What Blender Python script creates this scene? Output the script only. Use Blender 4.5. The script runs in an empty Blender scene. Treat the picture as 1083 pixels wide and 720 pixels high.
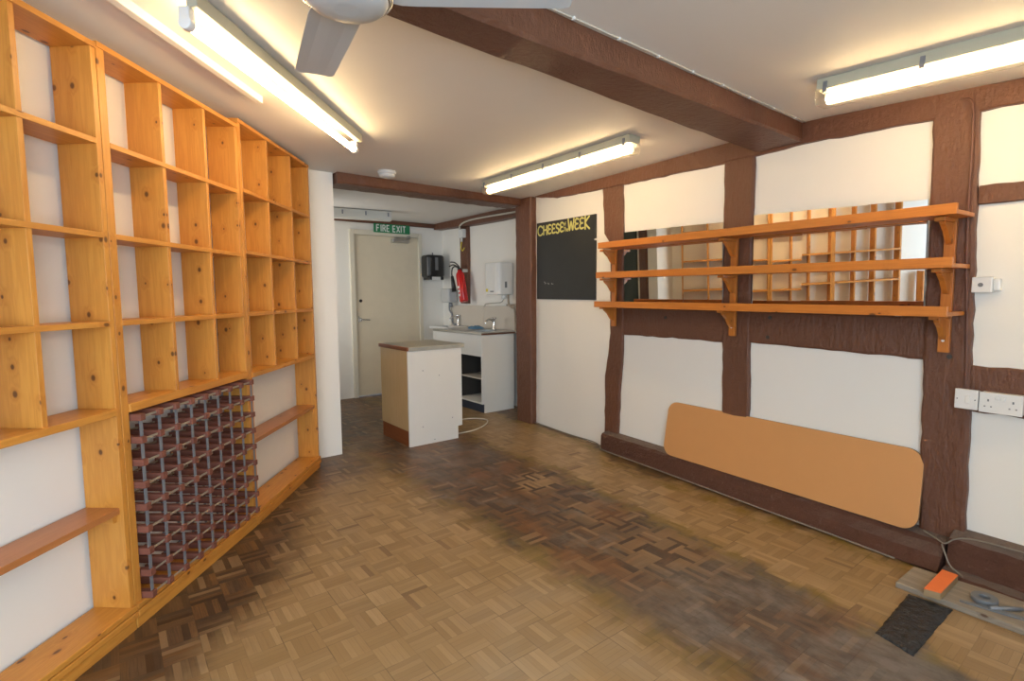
import bpy, bmesh, math, random
from mathutils import Vector, Matrix
random.seed(7)
SC = bpy.context.scene
COL = SC.collection
PI = math.pi

# ------------------------------------------------------------------ materials
def new_mat(name):
    m = bpy.data.materials.new(name); m.use_nodes = True
    nt = m.node_tree; b = nt.nodes['Principled BSDF']
    return m, nt, b
class NT:
    """small helper that writes shader maths"""
    def __init__(s, nt): s.nt = nt; s.n = nt.nodes; s.l = nt.links
    def _in(s, node, i, v):
        if v is None: return
        if hasattr(v, 'is_output') or isinstance(v, bpy.types.NodeSocket): s.l.new(v, node.inputs[i])
        else: node.inputs[i].default_value = v
    def m(s, op, a, b=None, c=None, clamp=False):
        n = s.n.new('ShaderNodeMath'); n.operation = op; n.use_clamp = clamp
        s._in(n, 0, a); s._in(n, 1, b); s._in(n, 2, c); return n.outputs[0]
    def mix(s, f, a, b, mode='MIX'):
        n = s.n.new('ShaderNodeMix'); n.data_type = 'RGBA'; n.blend_type = mode; n.clamp_factor = True
        s._in(n, 0, f)
        for i, v in ((6, a), (7, b)):
            if isinstance(v, tuple): n.inputs[i].default_value = (*v[:3], 1)
            else: s.l.new(v, n.inputs[i])
        return n.outputs[2]
    def ss(s, x, lo, hi):
        n = s.n.new('ShaderNodeMapRange'); n.interpolation_type = 'SMOOTHSTEP'
        s._in(n, 0, x); s._in(n, 1, lo); s._in(n, 2, hi); n.inputs[3].default_value = 0; n.inputs[4].default_value = 1
        return n.outputs[0]
    def coord(s, kind='Object'):
        return s.n.new('ShaderNodeTexCoord').outputs[kind]
    def mapping(s, v, scale=(1, 1, 1), rot=(0, 0, 0), loc=(0, 0, 0)):
        n = s.n.new('ShaderNodeMapping'); s.l.new(v, n.inputs[0])
        n.inputs['Scale'].default_value = scale; n.inputs['Rotation'].default_value = rot; n.inputs['Location'].default_value = loc
        return n.outputs[0]
    def noise(s, v, scale, detail=3, rough=.5, out=0):
        n = s.n.new('ShaderNodeTexNoise'); s.l.new(v, n.inputs['Vector'])
        n.inputs['Scale'].default_value = scale; n.inputs['Detail'].default_value = detail; n.inputs['Roughness'].default_value = rough
        return n.outputs[out]
    def bump(s, h, strength, dist=.005):
        n = s.n.new('ShaderNodeBump'); s.l.new(h, n.inputs['Height'])
        n.inputs['Strength'].default_value = strength; n.inputs['Distance'].default_value = dist
        return n.outputs[0]
    def xyz(s, v):
        n = s.n.new('ShaderNodeSeparateXYZ'); s.l.new(v, n.inputs[0]); return n.outputs
    def comb(s, x, y, z):
        n = s.n.new('ShaderNodeCombineXYZ'); s._in(n, 0, x); s._in(n, 1, y); s._in(n, 2, z); return n.outputs[0]
    def wn(s, v):
        n = s.n.new('ShaderNodeTexWhiteNoise'); n.noise_dimensions = '3D'; s.l.new(v, n.inputs['Vector']); return n.outputs[0]

def plain(name, col, rough=.5, metal=0., var=.06, bump=.0, bscale=60, spec=None, emis=None, estr=0):
    m, nt, b = new_mat(name); h = NT(nt)
    co = h.coord('Object')
    nz = h.noise(co, 9, 4, .6)
    dark = tuple(c * (1 - var) for c in col); lite = tuple(min(1, c * (1 + var)) for c in col)
    nt.links.new(h.mix(nz, dark, lite), b.inputs['Base Color'])
    b.inputs['Roughness'].default_value = rough; b.inputs['Metallic'].default_value = metal
    if bump: nt.links.new(h.bump(h.noise(co, bscale, 4), bump), b.inputs['Normal'])
    if emis: b.inputs['Emission Color'].default_value = (*emis, 1); b.inputs['Emission Strength'].default_value = estr
    return m

def wood(name, c_dark, c_mid, c_lite, axis='z', rough=.42, knots=.62, gscale=1., knotcol=(.07, .022, .006), plank=0.):
    """grain runs along axis"""
    m, nt, b = new_mat(name); h = NT(nt)
    co = h.coord('Object')
    oi = nt.nodes.new('ShaderNodeObjectInfo')
    rv = h.m('MULTIPLY', oi.outputs['Random'], 37.)
    va = nt.nodes.new('ShaderNodeVectorMath'); va.operation = 'ADD'; nt.links.new(co, va.inputs[0]); nt.links.new(h.comb(rv, rv, rv), va.inputs[1])
    v = va.outputs[0]
    sc = {'x': (1.1, 16, 16), 'y': (16, 1.1, 16), 'z': (16, 16, 1.1)}[axis]
    # knots: sparse rounded spots, laid out in the plane of the board
    vx, vy, vz = h.xyz(v)
    pv = {'z': h.comb(h.m('MULTIPLY', h.m('ADD', vy, vx), 10.5), h.m('MULTIPLY', vz, 7.5), 0.), 'x': h.comb(h.m('MULTIPLY', vx, 6.), h.m('MULTIPLY', h.m('ADD', vy, vz), 11.), 0.), 'y': h.comb(h.m('MULTIPLY', h.m('ADD', vx, vz), 11.), h.m('MULTIPLY', vy, 7.), 0.)}[axis]
    vo = nt.nodes.new('ShaderNodeTexVoronoi'); vo.voronoi_dimensions = '2D'; nt.links.new(pv, vo.inputs['Vector']); vo.inputs['Scale'].default_value = 1.
    d = vo.outputs['Distance']; cellr = h.xyz(vo.outputs['Color'])[0]
    has = h.m('LESS_THAN', cellr, knots)
    kr = h.m('MULTIPLY_ADD', h.xyz(vo.outputs['Color'])[1], .075, .045)
    knot = h.m('MULTIPLY', has, h.m('SUBTRACT', 1., h.ss(d, h.m('MULTIPLY', kr, .45), kr)))
    halo = h.m('MULTIPLY', has, h.m('SUBTRACT', 1., h.ss(d, .06, .32)))
    g1 = h.noise(h.mapping(v, tuple(a * gscale for a in sc)), 1.6, 5, .6)
    warp = h.m('ADD', g1, h.m('MULTIPLY', halo, .22))
    rings = h.m('SINE', h.m('MULTIPLY', warp, 34.))
    t = h.m('MULTIPLY_ADD', rings, .22, h.m('MULTIPLY_ADD', g1, .9, .05), clamp=True)
    c = h.mix(t, c_dark, c_lite); c = h.mix(.45, c, c_mid)
    big = h.noise(v, 2.2, 2); c = h.mix(h.m('MULTIPLY', h.ss(big, .45, .75), .35), c, c_dark)
    c = h.mix(h.m('MULTIPLY', halo, .45), c, c_dark)
    c = h.mix(h.m('MULTIPLY', knot, .85), c, knotcol)
    nt.links.new(c, b.inputs['Base Color'])
    b.inputs['Roughness'].default_value = rough
    nt.links.new(h.bump(g1, .12, .002), b.inputs['Normal'])
    return m

PINE = dict(c_dark=(.45, .155, .022), c_mid=(.57, .240, .037), c_lite=(.71, .335, .062))
M = {}
for ax in 'xyz': M['pine_' + ax] = wood('pine_' + ax, axis=ax, **PINE)
M['pine_dark_x'] = wood('pine_dark_x', (.36, .125, .035), (.44, .165, .05), (.52, .21, .07), axis='x', rough=.3, knots=.25)
M['orange_x'] = wood('orange_pine_x', (.42, .125, .018), (.52, .175, .026), (.63, .235, .040), axis='x', rough=.38, knots=.22)
M['orange_z'] = wood('orange_pine_z', (.40, .12, .018), (.50, .17, .026), (.61, .228, .040), axis='z', rough=.38, knots=.22)
M['rack_wood'] = wood('rack_wood', (.13, .042, .027), (.20, .066, .042), (.27, .095, .062), axis='y', rough=.55, knots=0)
M['oldplank'] = wood('old_plank', (.16, .13, .10), (.28, .235, .18), (.40, .34, .26), axis='x', rough=.75, knots=.1)
M['yellow_z'] = wood('pale_veneer_z', (.56, .36, .16), (.63, .42, .20), (.70, .49, .25), axis='z', rough=.5, knots=0)
M['redwood_y'] = wood('red_wood_edge', (.20, .05, .012), (.27, .075, .018), (.34, .10, .026), axis='y', rough=.4, knots=0)

def paint_wall(name, col, var=.03, bump=.12):
    m, nt, b = new_mat(name); h = NT(nt)
    co = h.coord('Object')
    n1 = h.noise(co, 1.3, 3, .6); n2 = h.noise(co, 55, 4, .6); n3 = h.noise(co, 5, 3, .5)
    c = h.mix(n1, tuple(x * (1 - var) for x in col), tuple(min(1, x * (1 + var)) for x in col))
    nt.links.new(c, b.inputs['Base Color']); b.inputs['Roughness'].default_value = .62
    hh = h.m('ADD', h.m('MULTIPLY', n2, .25), n3)
    nt.links.new(h.bump(hh, bump, .01), b.inputs['Normal'])
    return m
M['wall'] = paint_wall('wall_paint', (.84, .815, .755))
M['ceil'] = paint_wall('ceiling_paint', (.74, .72, .685), bump=.06)
M['wall_cool'] = M['wall']

def timber_mat():
    m, nt, b = new_mat('painted_timber'); h = NT(nt)
    co = h.coord('Object')
    n1 = h.noise(co, 3.5, 5, .65); n2 = h.noise(h.mapping(co, (30, 30, 8)), 1.6, 6, .65); n3 = h.noise(co, 28, 4, .6)
    c = h.mix(n1, (.115, .045, .023), (.168, .069, .037))
    wear = h.m('MULTIPLY', h.ss(h.noise(co, 13, 5, .7), .66, .74), .45)
    c = h.mix(wear, c, (.17, .085, .06))
    nt.links.new(c, b.inputs['Base Color'])
    b.inputs['Roughness'].default_value = .46
    hh = h.m('ADD', h.m('MULTIPLY', n2, .7), h.m('MULTIPLY', n3, .6))
    nt.links.new(h.bump(hh, .8, .016), b.inputs['Normal'])
    return m
M['timber'] = timber_mat()
M['sill'] = None
def sill_mat():
    m, nt, b = new_mat('worn_sill_timber'); h = NT(nt)
    co = h.coord('Object')
    n1 = h.noise(co, 6, 5, .65); n2 = h.noise(h.mapping(co, (9, 40, 40)), 1.2, 6, .7); n3 = h.noise(co, 34, 5, .65)
    c = h.mix(n1, (.075, .028, .016), (.155, .060, .035))
    g = h.xyz(nt.nodes.new('ShaderNodeNewGeometry').outputs['True Normal'])[2]
    dust = h.m('MULTIPLY', h.ss(g, .5, .9), h.m('MULTIPLY_ADD', n3, .5, .35))
    c = h.mix(dust, c, (.20, .165, .135))
    c = h.mix(h.m('MULTIPLY', h.ss(n3, .58, .72), .5), c, (.20, .12, .09))
    nt.links.new(c, b.inputs['Base Color']); b.inputs['Roughness'].default_value = .6
    nt.links.new(h.bump(h.m('ADD', n2, n3), 1., .022), b.inputs['Normal'])
    return m
M['sill'] = sill_mat()

def floor_mat():
    m, nt, b = new_mat('parquet_floor'); h = NT(nt)
    X, Y, Z = h.xyz(h.coord('Object'))
    S = 1 / .123
    u = h.m('MULTIPLY_ADD', X, S, 40.3); v = h.m('MULTIPLY_ADD', Y, S, 40.6)
    iu = h.m('FLOOR', u); iv = h.m('FLOOR', v); fu = h.m('FRACT', u); fv = h.m('FRACT', v)
    par = h.m('MODULO', h.m('ADD', iu, iv), 2.)
    a = h.m('ADD', h.m('MULTIPLY', fu, h.m('SUBTRACT', 1., par)), h.m('MULTIPLY', fv, par))
    a5 = h.m('MULTIPLY', a, 5.); fi = h.m('FLOOR', a5); ff = h.m('FRACT', a5)
    r1 = h.wn(h.comb(iu, iv, h.m('ADD', fi, .5)))
    r2 = h.wn(h.comb(h.m('ADD', iu, 71.3), iv, .7))
    r3 = h.wn(h.comb(iu, h.m('ADD', iv, 31.7), h.m('ADD', fi, 9.5)))
    # grain along each finger
    co = h.comb(X, Y, 0.)
    gA = h.noise(h.mapping(co, (190, 9, 1)), 1, 3, .6); gB = h.noise(h.mapping(co, (9, 190, 1)), 1, 3, .6)
    gr = h.m('ADD', h.m('MULTIPLY', gA, h.m('SUBTRACT', 1., par)), h.m('MULTIPLY', gB, par))
    light = h.mix(r1, (.265, .168, .076), (.425, .290, .148))
    light = h.mix(h.m('MULTIPLY', r2, .45), light, (.30, .185, .068))
    light = h.mix(h.m('MULTIPLY', par, .25), light, (.225, .145, .066))  # sheen difference between the two block directions, put into the colour
    light = h.mix(h.m('MULTIPLY', h.ss(h.noise(co, 2.2, 3), .45, .7), .3), light, (.24, .150, .055))
    light = h.mix(h.m('MULTIPLY', h.ss(gr, .35, .75), .28), light, (.24, .14, .06))
    light = h.mix(h.m('MULTIPLY', h.m('GREATER_THAN', r3, .975), .5), light, (.12, .06, .03))
    dark = h.mix(r1, (.050, .024, .010), (.185, .088, .030))
    dark = h.mix(h.m('MULTIPLY', r3, .55), dark, (.085, .060, .040))
    dark = h.mix(h.m('MULTIPLY', h.ss(gr, .4, .7), .4), dark, (.04, .02, .012))
    dark = h.mix(h.m('MULTIPLY', h.m('GREATER_THAN', r3, .93), .55), dark, (.32, .20, .095))
    # warped position, partly snapped to whole fingers so the wear follows the pieces
    w1 = h.m('SUBTRACT', h.noise(co, 4.5, 4, .6), .5); w2 = h.m('SUBTRACT', r3, .5); w3 = h.m('SUBTRACT', h.noise(co, 1.3, 3, .6), .5)
    jig = h.m('ADD', h.m('MULTIPLY', w1, .22), h.m('ADD', h.m('MULTIPLY', w2, .05), h.m('MULTIPLY', w3, .18)))
    Xw = h.m('ADD', X, jig); Yw = h.m('ADD', Y, jig)
    redge = h.m('MINIMUM', h.m('MULTIPLY_ADD', Y, .145, 2.215), 2.62)
    dR = h.m('SUBTRACT', Xw, redge)
    ledge = h.ss(Xw, 1.50, 1.70)
    # long worn track
    band = h.m('MULTIPLY', ledge, h.m('SUBTRACT', 1., h.ss(dR, -.05, .04)))
    band = h.m('MULTIPLY', band, h.m('SUBTRACT', 1., h.m('MULTIPLY', h.ss(Y, 4.0, 4.6), .25)))
    # lighter sanded blocks inside the track
    def spot(cx, cy, r, soft=.12):
        dx = h.m('SUBTRACT', Xw, cx); dy = h.m('SUBTRACT', Yw, cy)
        d = h.m('SQRT', h.m('ADD', h.m('MULTIPLY', dx, dx), h.m('MULTIPLY', dy, dy)))
        return h.m('SUBTRACT', 1., h.ss(d, r - soft, r + soft))
    lift = h.m('MULTIPLY', h.m('MAXIMUM', spot(2.28, 2.72, .16, .08), h.m('MAXIMUM', h.m('MULTIPLY', spot(2.2, 1.5, .28, .2), .6), h.m('MULTIPLY', spot(2.25, 2.1, .18, .15), .4))), h.m('GREATER_THAN', r1, .35))
    band = h.m('MULTIPLY', band, h.m('SUBTRACT', 1., h.m('MULTIPLY', lift, .85)))
    # along the bookcases
    dP = h.m('SUBTRACT', h.m('MULTIPLY', h.m('ADD', X, .16), .789), h.m('MULTIPLY', h.m('SUBTRACT', Y, 2.25), .614))
    dPw = h.m('ADD', dP, h.m('MULTIPLY', jig, 1.2))
    wd = h.m('MULTIPLY_ADD', h.ss(Y, 2.5, 3.5), -.20, .40)
    plin = h.m('SUBTRACT', 1., h.ss(h.m('SUBTRACT', dPw, wd), -.15, .13))
    stub = h.m('MULTIPLY', spot(1.35, 3.95, .36, .2), .8)
    kitch = h.m('MULTIPLY', h.ss(Yw, 4.6, 5.6), .42)
    sline = h.m('ADD', h.m('MULTIPLY_ADD', Y, .05, 2.90), h.m('MULTIPLY', h.ss(Y, 2.6, 3.2), .21))
    sil = h.ss(h.m('SUBTRACT', Xw, sline), -.01, .07)
    sil = h.m('MULTIPLY', sil, .95)
    st = h.m('MAXIMUM', h.m('MAXIMUM', band, plin), h.m('MAXIMUM', h.m('MAXIMUM', stub, kitch), sil))
    c = h.mix(st, light, dark)
    # greenish old varnish along the borders of the track and near the wall
    bo = h.m('MULTIPLY', ledge, h.m('MULTIPLY', h.ss(dR, -.17, -.03), h.m('SUBTRACT', 1., h.ss(dR, .0, .07))))
    bo2 = h.m('MULTIPLY', h.ss(Xw, 1.48, 1.60), h.m('SUBTRACT', 1., h.ss(Xw, 1.62, 1.78)))
    bo3 = h.m('MULTIPLY', h.ss(h.m('SUBTRACT', Xw, h.m('SUBTRACT', sline, .07)), -.05, .03), h.m('SUBTRACT', 1., h.m('MULTIPLY', sil, .8)))
    ol = h.m('MULTIPLY', h.m('MAXIMUM', h.m('MAXIMUM', bo, h.m('MULTIPLY', bo2, .7)), bo3), h.ss(h.noise(co, 7, 4, .7), .38, .62))
    c = h.mix(h.m('MULTIPLY', ol, .85), c, (.185, .122, .012))
    # reddish varnish patches in the track
    red = h.m('MULTIPLY', band, h.ss(h.noise(co, 3.1, 4, .65), .50, .66))
    c = h.mix(h.m('MULTIPLY', red, .6), c, (.20, .080, .022))
    # grey cement dust
    dn = h.noise(h.mapping(co, (4, 2.4, 1)), 1.2, 5, .66)
    gsp = h.m('MAXIMUM', spot(2.02, 1.02, .42, .3), h.m('MAXIMUM', spot(2.1, .55, .55, .2), h.m('MULTIPLY', h.m('MULTIPLY', band, h.ss(dn, .50, .66)), .6)))
    gsp = h.m('MULTIPLY', gsp, h.m('MULTIPLY', ledge, h.m('SUBTRACT', 1., h.ss(dR, -.05, .04))))
    grey = h.m('MULTIPLY', gsp, h.m('MULTIPLY_ADD', h.ss(dn, .36, .62), .55, .25))
    streak = h.noise(h.mapping(co, (9, 4, 1)), 1.6, 5, .7)
    gc = h.mix(h.ss(streak, .3, .7), (.085, .073, .062), (.215, .195, .172))
    c = h.mix(grey, c, gc)
    # pale film in the near middle and in front of the cabinet
    film = h.m('MULTIPLY', h.m('MAXIMUM', spot(1.25, 1.3, .45, .4), h.m('MULTIPLY', spot(2.05, 3.55, .4, .3), .8)), h.m('MULTIPLY', h.ss(h.noise(co, 3.3, 4, .6), .3, .75), .40))
    c = h.mix(film, c, (.30, .255, .20))
    # joints
    e = .020
    ju = h.m('MINIMUM', fu, h.m('SUBTRACT', 1., fu)); jv = h.m('MINIMUM', fv, h.m('SUBTRACT', 1., fv))
    jb = h.m('SUBTRACT', 1., h.ss(h.m('MINIMUM', ju, jv), .0, e))
    jf = h.m('SUBTRACT', 1., h.ss(h.m('MINIMUM', ff, h.m('SUBTRACT', 1., ff)), .0, .07))
    j = h.m('MAXIMUM', h.m('MULTIPLY', jb, h.m('MULTIPLY_ADD', h.ss(h.noise(co, 5, 2), .45, .6), .55, .12)), h.m('MULTIPLY', jf, .22))
    j = h.m('MULTIPLY', j, h.m('SUBTRACT', 1., h.m('MULTIPLY', grey, .75)))
    c = h.mix(j, c, (.045, .026, .014))
    nt.links.new(c, b.inputs['Base Color'])
    ro = h.m('MULTIPLY_ADD', h.noise(co, 8, 4, .6), .22, .33)
    nt.links.new(ro, b.inputs['Roughness'])
    hh = h.m('SUBTRACT', h.m('ADD', h.m('MULTIPLY', r1, .35), h.m('MULTIPLY', h.noise(co, 40, 4), .35)), j)
    nt.links.new(h.bump(hh, .22, .004), b.inputs['Normal'])
    return m
M['floor'] = floor_mat()

M['white_mel'] = plain('white_melamine', (.74, .73, .69), .35, var=.02)
M['cream'] = plain('cream_door_paint', (.70, .62, .47), .42, var=.05)
M['cream_frame'] = plain('cream_frame_paint', (.70, .65, .53), .42, var=.04)
M['grey_top'] = plain('grey_laminate', (.36, .35, .30), .4, var=.14)
M['white_pl'] = plain('white_plastic', (.75, .75, .73), .3, var=.02)
M['white_metal'] = plain('white_enamel', (.62, .62, .57), .3, var=.02)
M['batten_green'] = plain('aged_batten_enamel', (.47, .47, .37), .4, var=.03)
M['fan_grey'] = plain('fan_white_paint', (.50, .52, .53), .35, var=.02)
M['black_pl'] = plain('black_plastic', (.018, .019, .021), .28, var=.1)
M['chalk'] = plain('blackboard_paint', (.016, .018, .018), .55, var=.25)
M['chalk_yellow'] = plain('chalk_letters_yellow', (.62, .60, .20), .7, var=.18)
M['chalk_white'] = plain('chalk_white', (.42, .42, .40), .8, var=.2)
M['steel'] = plain('brushed_steel', (.52, .52, .50), .32, 1., var=.08)
M['chrome'] = plain('chrome', (.75, .75, .75), .12, 1., var=.02)
M['galv'] = plain('galvanised_strip', (.22, .235, .26), .5, .3, var=.2)
M['galv_warm'] = plain('galvanised_strip_beige', (.36, .30, .23), .5, .25, var=.2)  # beige reflection on the rack's cross strips is put into this colour
M['mirror'] = plain('mirror_glass', (.86, .87, .85), .015, 1., var=.0)
M['hardboard'] = plain('tan_board', (.57, .285, .105), .45, var=.04)
M['hardboard_edge'] = plain('tan_board_edge', (.30, .17, .08), .6)
M['orange_foam'] = plain('orange_block_face', (.86, .20, .05), .6, var=.12)
M['block_side'] = plain('block_side', (.33, .22, .11), .7, var=.25)
M['sign_green'] = plain('sign_green', (.02, .22, .09), .35, var=.05)
M['sign_white'] = plain('sign_white', (.72, .76, .72), .4, var=.02)
M['red'] = plain('extinguisher_red', (.55, .012, .012), .25, var=.06)
M['yellow_lbl'] = plain('yellow_label', (.75, .62, .05), .5)
M['blue_dark'] = plain('dark_blue_plinth', (.020, .032, .055), .4)
M['blue_cloth'] = plain('blue_cloth', (.12, .26, .42), .8, var=.3, bump=.6)
M['dark_in'] = plain('dark_interior', (.05, .045, .04), .7)
M['dark_green'] = plain('dark_green_door', (.035, .05, .035), .45)
M['tile'] = plain('beige_splashback', (.60, .54, .46), .3, var=.03)
M['brownpl'] = plain('brown_cable', (.14, .06, .04), .5)
M['greypl'] = plain('grey_plastic', (.16, .17, .18), .45, var=.15)
M['cablew'] = plain('white_cable', (.55, .52, .44), .5)
M['cabledull'] = plain('dirty_cable', (.24, .21, .17), .7, var=.4)
M['translucent'] = plain('frosted_plastic', (.55, .56, .56), .2, var=.03)
M['outside'] = plain('pavement', (.25, .25, .25), .8)
def sheet_mat():
    m, nt, b = new_mat('black_plastic_sheet'); h = NT(nt); co = h.coord('Object')
    b.inputs['Base Color'].default_value = (.026, .027, .030, 1); b.inputs['Roughness'].default_value = .16
    nt.links.new(h.bump(h.noise(co, 38, 4, .6), .9, .02), b.inputs['Normal']); return m
M['sheet'] = sheet_mat()
def emitter(name, col, s):
    m, nt, b = new_mat(name); b.inputs['Base Color'].default_value = (.9, .9, .85, 1)
    b.inputs['Emission Color'].default_value = (*col, 1); b.inputs['Emission Strength'].default_value = s
    return m
WARM = (1., .70, .36)
M['tube'] = emitter('lit_tube', (1., .70, .36), 38.)
def diffuser():
    m, nt, b = new_mat('clear_prismatic_diffuser')
    b.inputs['Base Color'].default_value = (1., .95, .85, 1); b.inputs['Roughness'].default_value = .35
    b.inputs['IOR'].default_value = 1.15
    b.inputs['Transmission Weight'].default_value = 1.
    tr = nt.nodes.new('ShaderNodeBsdfTransparent'); mx = nt.nodes.new('ShaderNodeMixShader'); mx.inputs[0].default_value = .35
    nt.links.new(tr.outputs[0], mx.inputs[1]); nt.links.new(b.outputs[0], mx.inputs[2])
    nt.links.new(mx.outputs[0], nt.nodes['Material Output'].inputs['Surface']); return m
M['diffuser'] = diffuser()

# ------------------------------------------------------------------ mesh helpers
def bm_new(): return bmesh.new()
def box(bm, x0, x1, y0, y1, z0, z1, mi=0):
    vs = [bm.verts.new((x, y, z)) for x in (x0, x1) for y in (y0, y1) for z in (z0, z1)]
    for f in ((0, 1, 3, 2), (4, 6, 7, 5), (0, 4, 5, 1), (2, 3, 7, 6), (0, 2, 6, 4), (1, 5, 7, 3)):
        fc = bm.faces.new([vs[i] for i in f]); fc.material_index = mi
    return vs
def prism(bm, pts, ax0, ax1, axis='y', mi=0):
    """polygon pts (a,b) extruded along an axis; axis y: (x,z), axis z: (x,y), axis x: (y,z)"""
    def P(a, b, t):
        return {'y': (a, t, b), 'z': (a, b, t), 'x': (t, a, b)}[axis]
    A = [bm.verts.new(P(a, b, ax0)) for a, b in pts]; B = [bm.verts.new(P(a, b, ax1)) for a, b in pts]
    n = len(pts); fs = [bm.faces.new(A), bm.faces.new(list(reversed(B)))]
    for i in range(n): fs.append(bm.faces.new((A[i], B[i], B[(i + 1) % n], A[(i + 1) % n])))
    for f in fs: f.material_index = mi
def tube(bm, pts, r, seg=10, caps=True, mi=0):
    pts = [Vector(p) for p in pts]; rings = []
    rr = r if isinstance(r, (list, tuple)) else [r] * len(pts)
    up = Vector((0, 0, 1))
    for i, p in enumerate(pts):
        t = (pts[min(i + 1, len(pts) - 1)] - pts[max(i - 1, 0)]).normalized()
        a = t.cross(up)
        if a.length < .05: a = t.cross(Vector((1, 0, 0)))
        a.normalize(); b = t.cross(a).normalized()
        rings.append([bm.verts.new(p + (a * math.cos(2 * PI * k / seg) + b * math.sin(2 * PI * k / seg)) * rr[i]) for k in range(seg)])
    for i in range(len(rings) - 1):
        for k in range(seg):
            f = bm.faces.new((rings[i][k], rings[i][(k + 1) % seg], rings[i + 1][(k + 1) % seg], rings[i + 1][k])); f.material_index = mi; f.smooth = True
    if caps:
        bm.faces.new(list(reversed(rings[0]))).material_index = mi; bm.faces.new(rings[-1]).material_index = mi
def lathe(bm, prof, cx=0, cy=0, seg=32, mi=0):
    rings = []
    for r, z in prof:
        rings.append([bm.verts.new((cx + r * math.cos(2 * PI * k / seg), cy + r * math.sin(2 * PI * k / seg), z)) for k in range(seg)])
    for i in range(len(rings) - 1):
        for k in range(seg):
            f = bm.faces.new((rings[i][k], rings[i][(k + 1) % seg], rings[i + 1][(k + 1) % seg], rings[i + 1][k])); f.smooth = True; f.material_index = mi
    bm.faces.new(rings[0]).material_index = mi; bm.faces.new(rings[-1]).material_index = mi
def bez(pts, n=8):
    """Catmull-Rom through points"""
    P = [Vector(p) for p in pts]; P = [P[0]] + P + [P[-1]]; out = []
    for i in range(1, len(P) - 2):
        for k in range(n):
            t = k / n
            out.append(.5 * ((2 * P[i]) + (P[i + 1] - P[i - 1]) * t + (2 * P[i - 1] - 5 * P[i] + 4 * P[i + 1] - P[i + 2]) * t * t + (3 * P[i] - P[i - 1] - 3 * P[i + 1] + P[i + 2]) * t ** 3))
    out.append(P[-2]); return out

def obj(name, bm, mats, parent=None, bevel=0, segs=2, smooth=False):
    bmesh.ops.recalc_face_normals(bm, faces=bm.faces)
    me = bpy.data.meshes.new(name); bm.to_mesh(me); bm.free()
    o = bpy.data.objects.new(name, me); COL.objects.link(o)
    for m in (mats if isinstance(mats, (list, tuple)) else [mats]): me.materials.append(M[m] if isinstance(m, str) else m)
    if parent: o.parent = parent
    if bevel:
        md = o.modifiers.new('Bevel', 'BEVEL'); md.width = bevel; md.segments = segs; md.limit_method = 'ANGLE'; md.angle_limit = math.radians(40)
        md.harden_normals = False
    if smooth:
        for p in me.polygons: p.use_smooth = True
    return o
def tag(o, label, cat, group=None):
    o['label'] = label; o['category'] = cat
    if group: o['group'] = group
    return o
def thing(name, label, cat, loc=(0, 0, 0), rz=0, group=None):
    o = bpy.data.objects.new(name, None); COL.objects.link(o); o.location = loc; o.rotation_euler = (0, 0, rz); o.empty_display_size = .1
    return tag(o, label, cat, group)
def struct(name, bm, mats, parent=None, bevel=0):
    o = obj(name, bm, mats, parent, bevel)
    if parent is None: o['kind'] = 'structure'
    return o
def bobj(name, ext, mats, parent=None, bevel=.0015, mi=0):
    bm = bm_new(); box(bm, *ext); return obj(name, bm, mats, parent, bevel)

# ------------------------------------------------------------------ camera
yaw, pit, rol = math.radians(37.6), math.radians(4.9), math.radians(-.4)
F = Vector((math.sin(yaw) * math.cos(pit), math.cos(yaw) * math.cos(pit), -math.sin(pit)))
R0 = Vector((math.cos(yaw), -math.sin(yaw), 0)); U0 = R0.cross(F)
Rv = R0 * math.cos(rol) + U0 * math.sin(rol); Uv = -R0 * math.sin(rol) + U0 * math.cos(rol)
cam = bpy.data.cameras.new('camera'); co = bpy.data.objects.new('camera', cam); COL.objects.link(co)
mt = Matrix((Rv, Uv, -F)).transposed().to_4x4(); mt.translation = (0, 0, 1.30); co.matrix_world = mt
cam.sensor_width = 36; cam.lens = 555 / 1083 * 36; cam.clip_start = .02; cam.clip_end = 60
SC.camera = co

# ------------------------------------------------------------------ room shell
OW = Vector((3.14, .60, 0)); TW = Vector((.26, 3.35, 0)).normalized(); NW = Vector((-TW.y, TW.x, 0))
RW = math.atan2(TW.y, TW.x)
def WP(s, off=0, z=0): return OW + TW * s + NW * off + Vector((0, 0, z))
def on_wall(o): o.location = OW; o.rotation_euler = (0, 0, RW); return o

def zc(x, y):
    z = 2.285
    if y > 1.4: z -= .008 * max(0, x - .5)
    else: z -= .008 * max(0, x - .5) + .075 * (1.4 - max(y, 0.0))
    if y > 4.5: z = 2.292
    return z
bm = bm_new()
xs = [-3.5 + i * .3 for i in range(26)]; ys = [-1.25 + i * .2 for i in range(8)] + [.4, .7, 1., 1.3, 1.45, 1.7, 2.2, 2.8, 3.4, 4.0, 4.3, 4.5, 5, 5.6, 6.2, 6.7]
ys = sorted(set(round(y, 3) for y in ys))
g = [[bm.verts.new((x, y, zc(x, y))) for y in ys] for x in xs]
g2 = [[bm.verts.new((x, y, 2.45)) for y in ys] for x in xs]
for i in range(len(xs) - 1):
    for j in range(len(ys) - 1):
        bm.faces.new((g[i][j], g[i][j + 1], g[i + 1][j + 1], g[i + 1][j])); bm.faces.new((g2[i][j], g2[i + 1][j], g2[i + 1][j + 1], g2[i][j + 1]))
for i in range(len(xs) - 1):
    for j in (0, len(ys) - 1): bm.faces.new((g[i][j], g[i + 1][j], g2[i + 1][j], g2[i][j]))
for j in range(len(ys) - 1):
    for i in (0, len(xs) - 1): bm.faces.new((g[i][j], g2[i][j], g2[i][j + 1], g[i][j + 1]))
struct('ceiling', bm, 'ceil')
bm = bm_new(); box(bm, -3.6, 4.1, -1.4, 6.8, -.12, 0); struct('floor', bm, 'floor')

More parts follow.
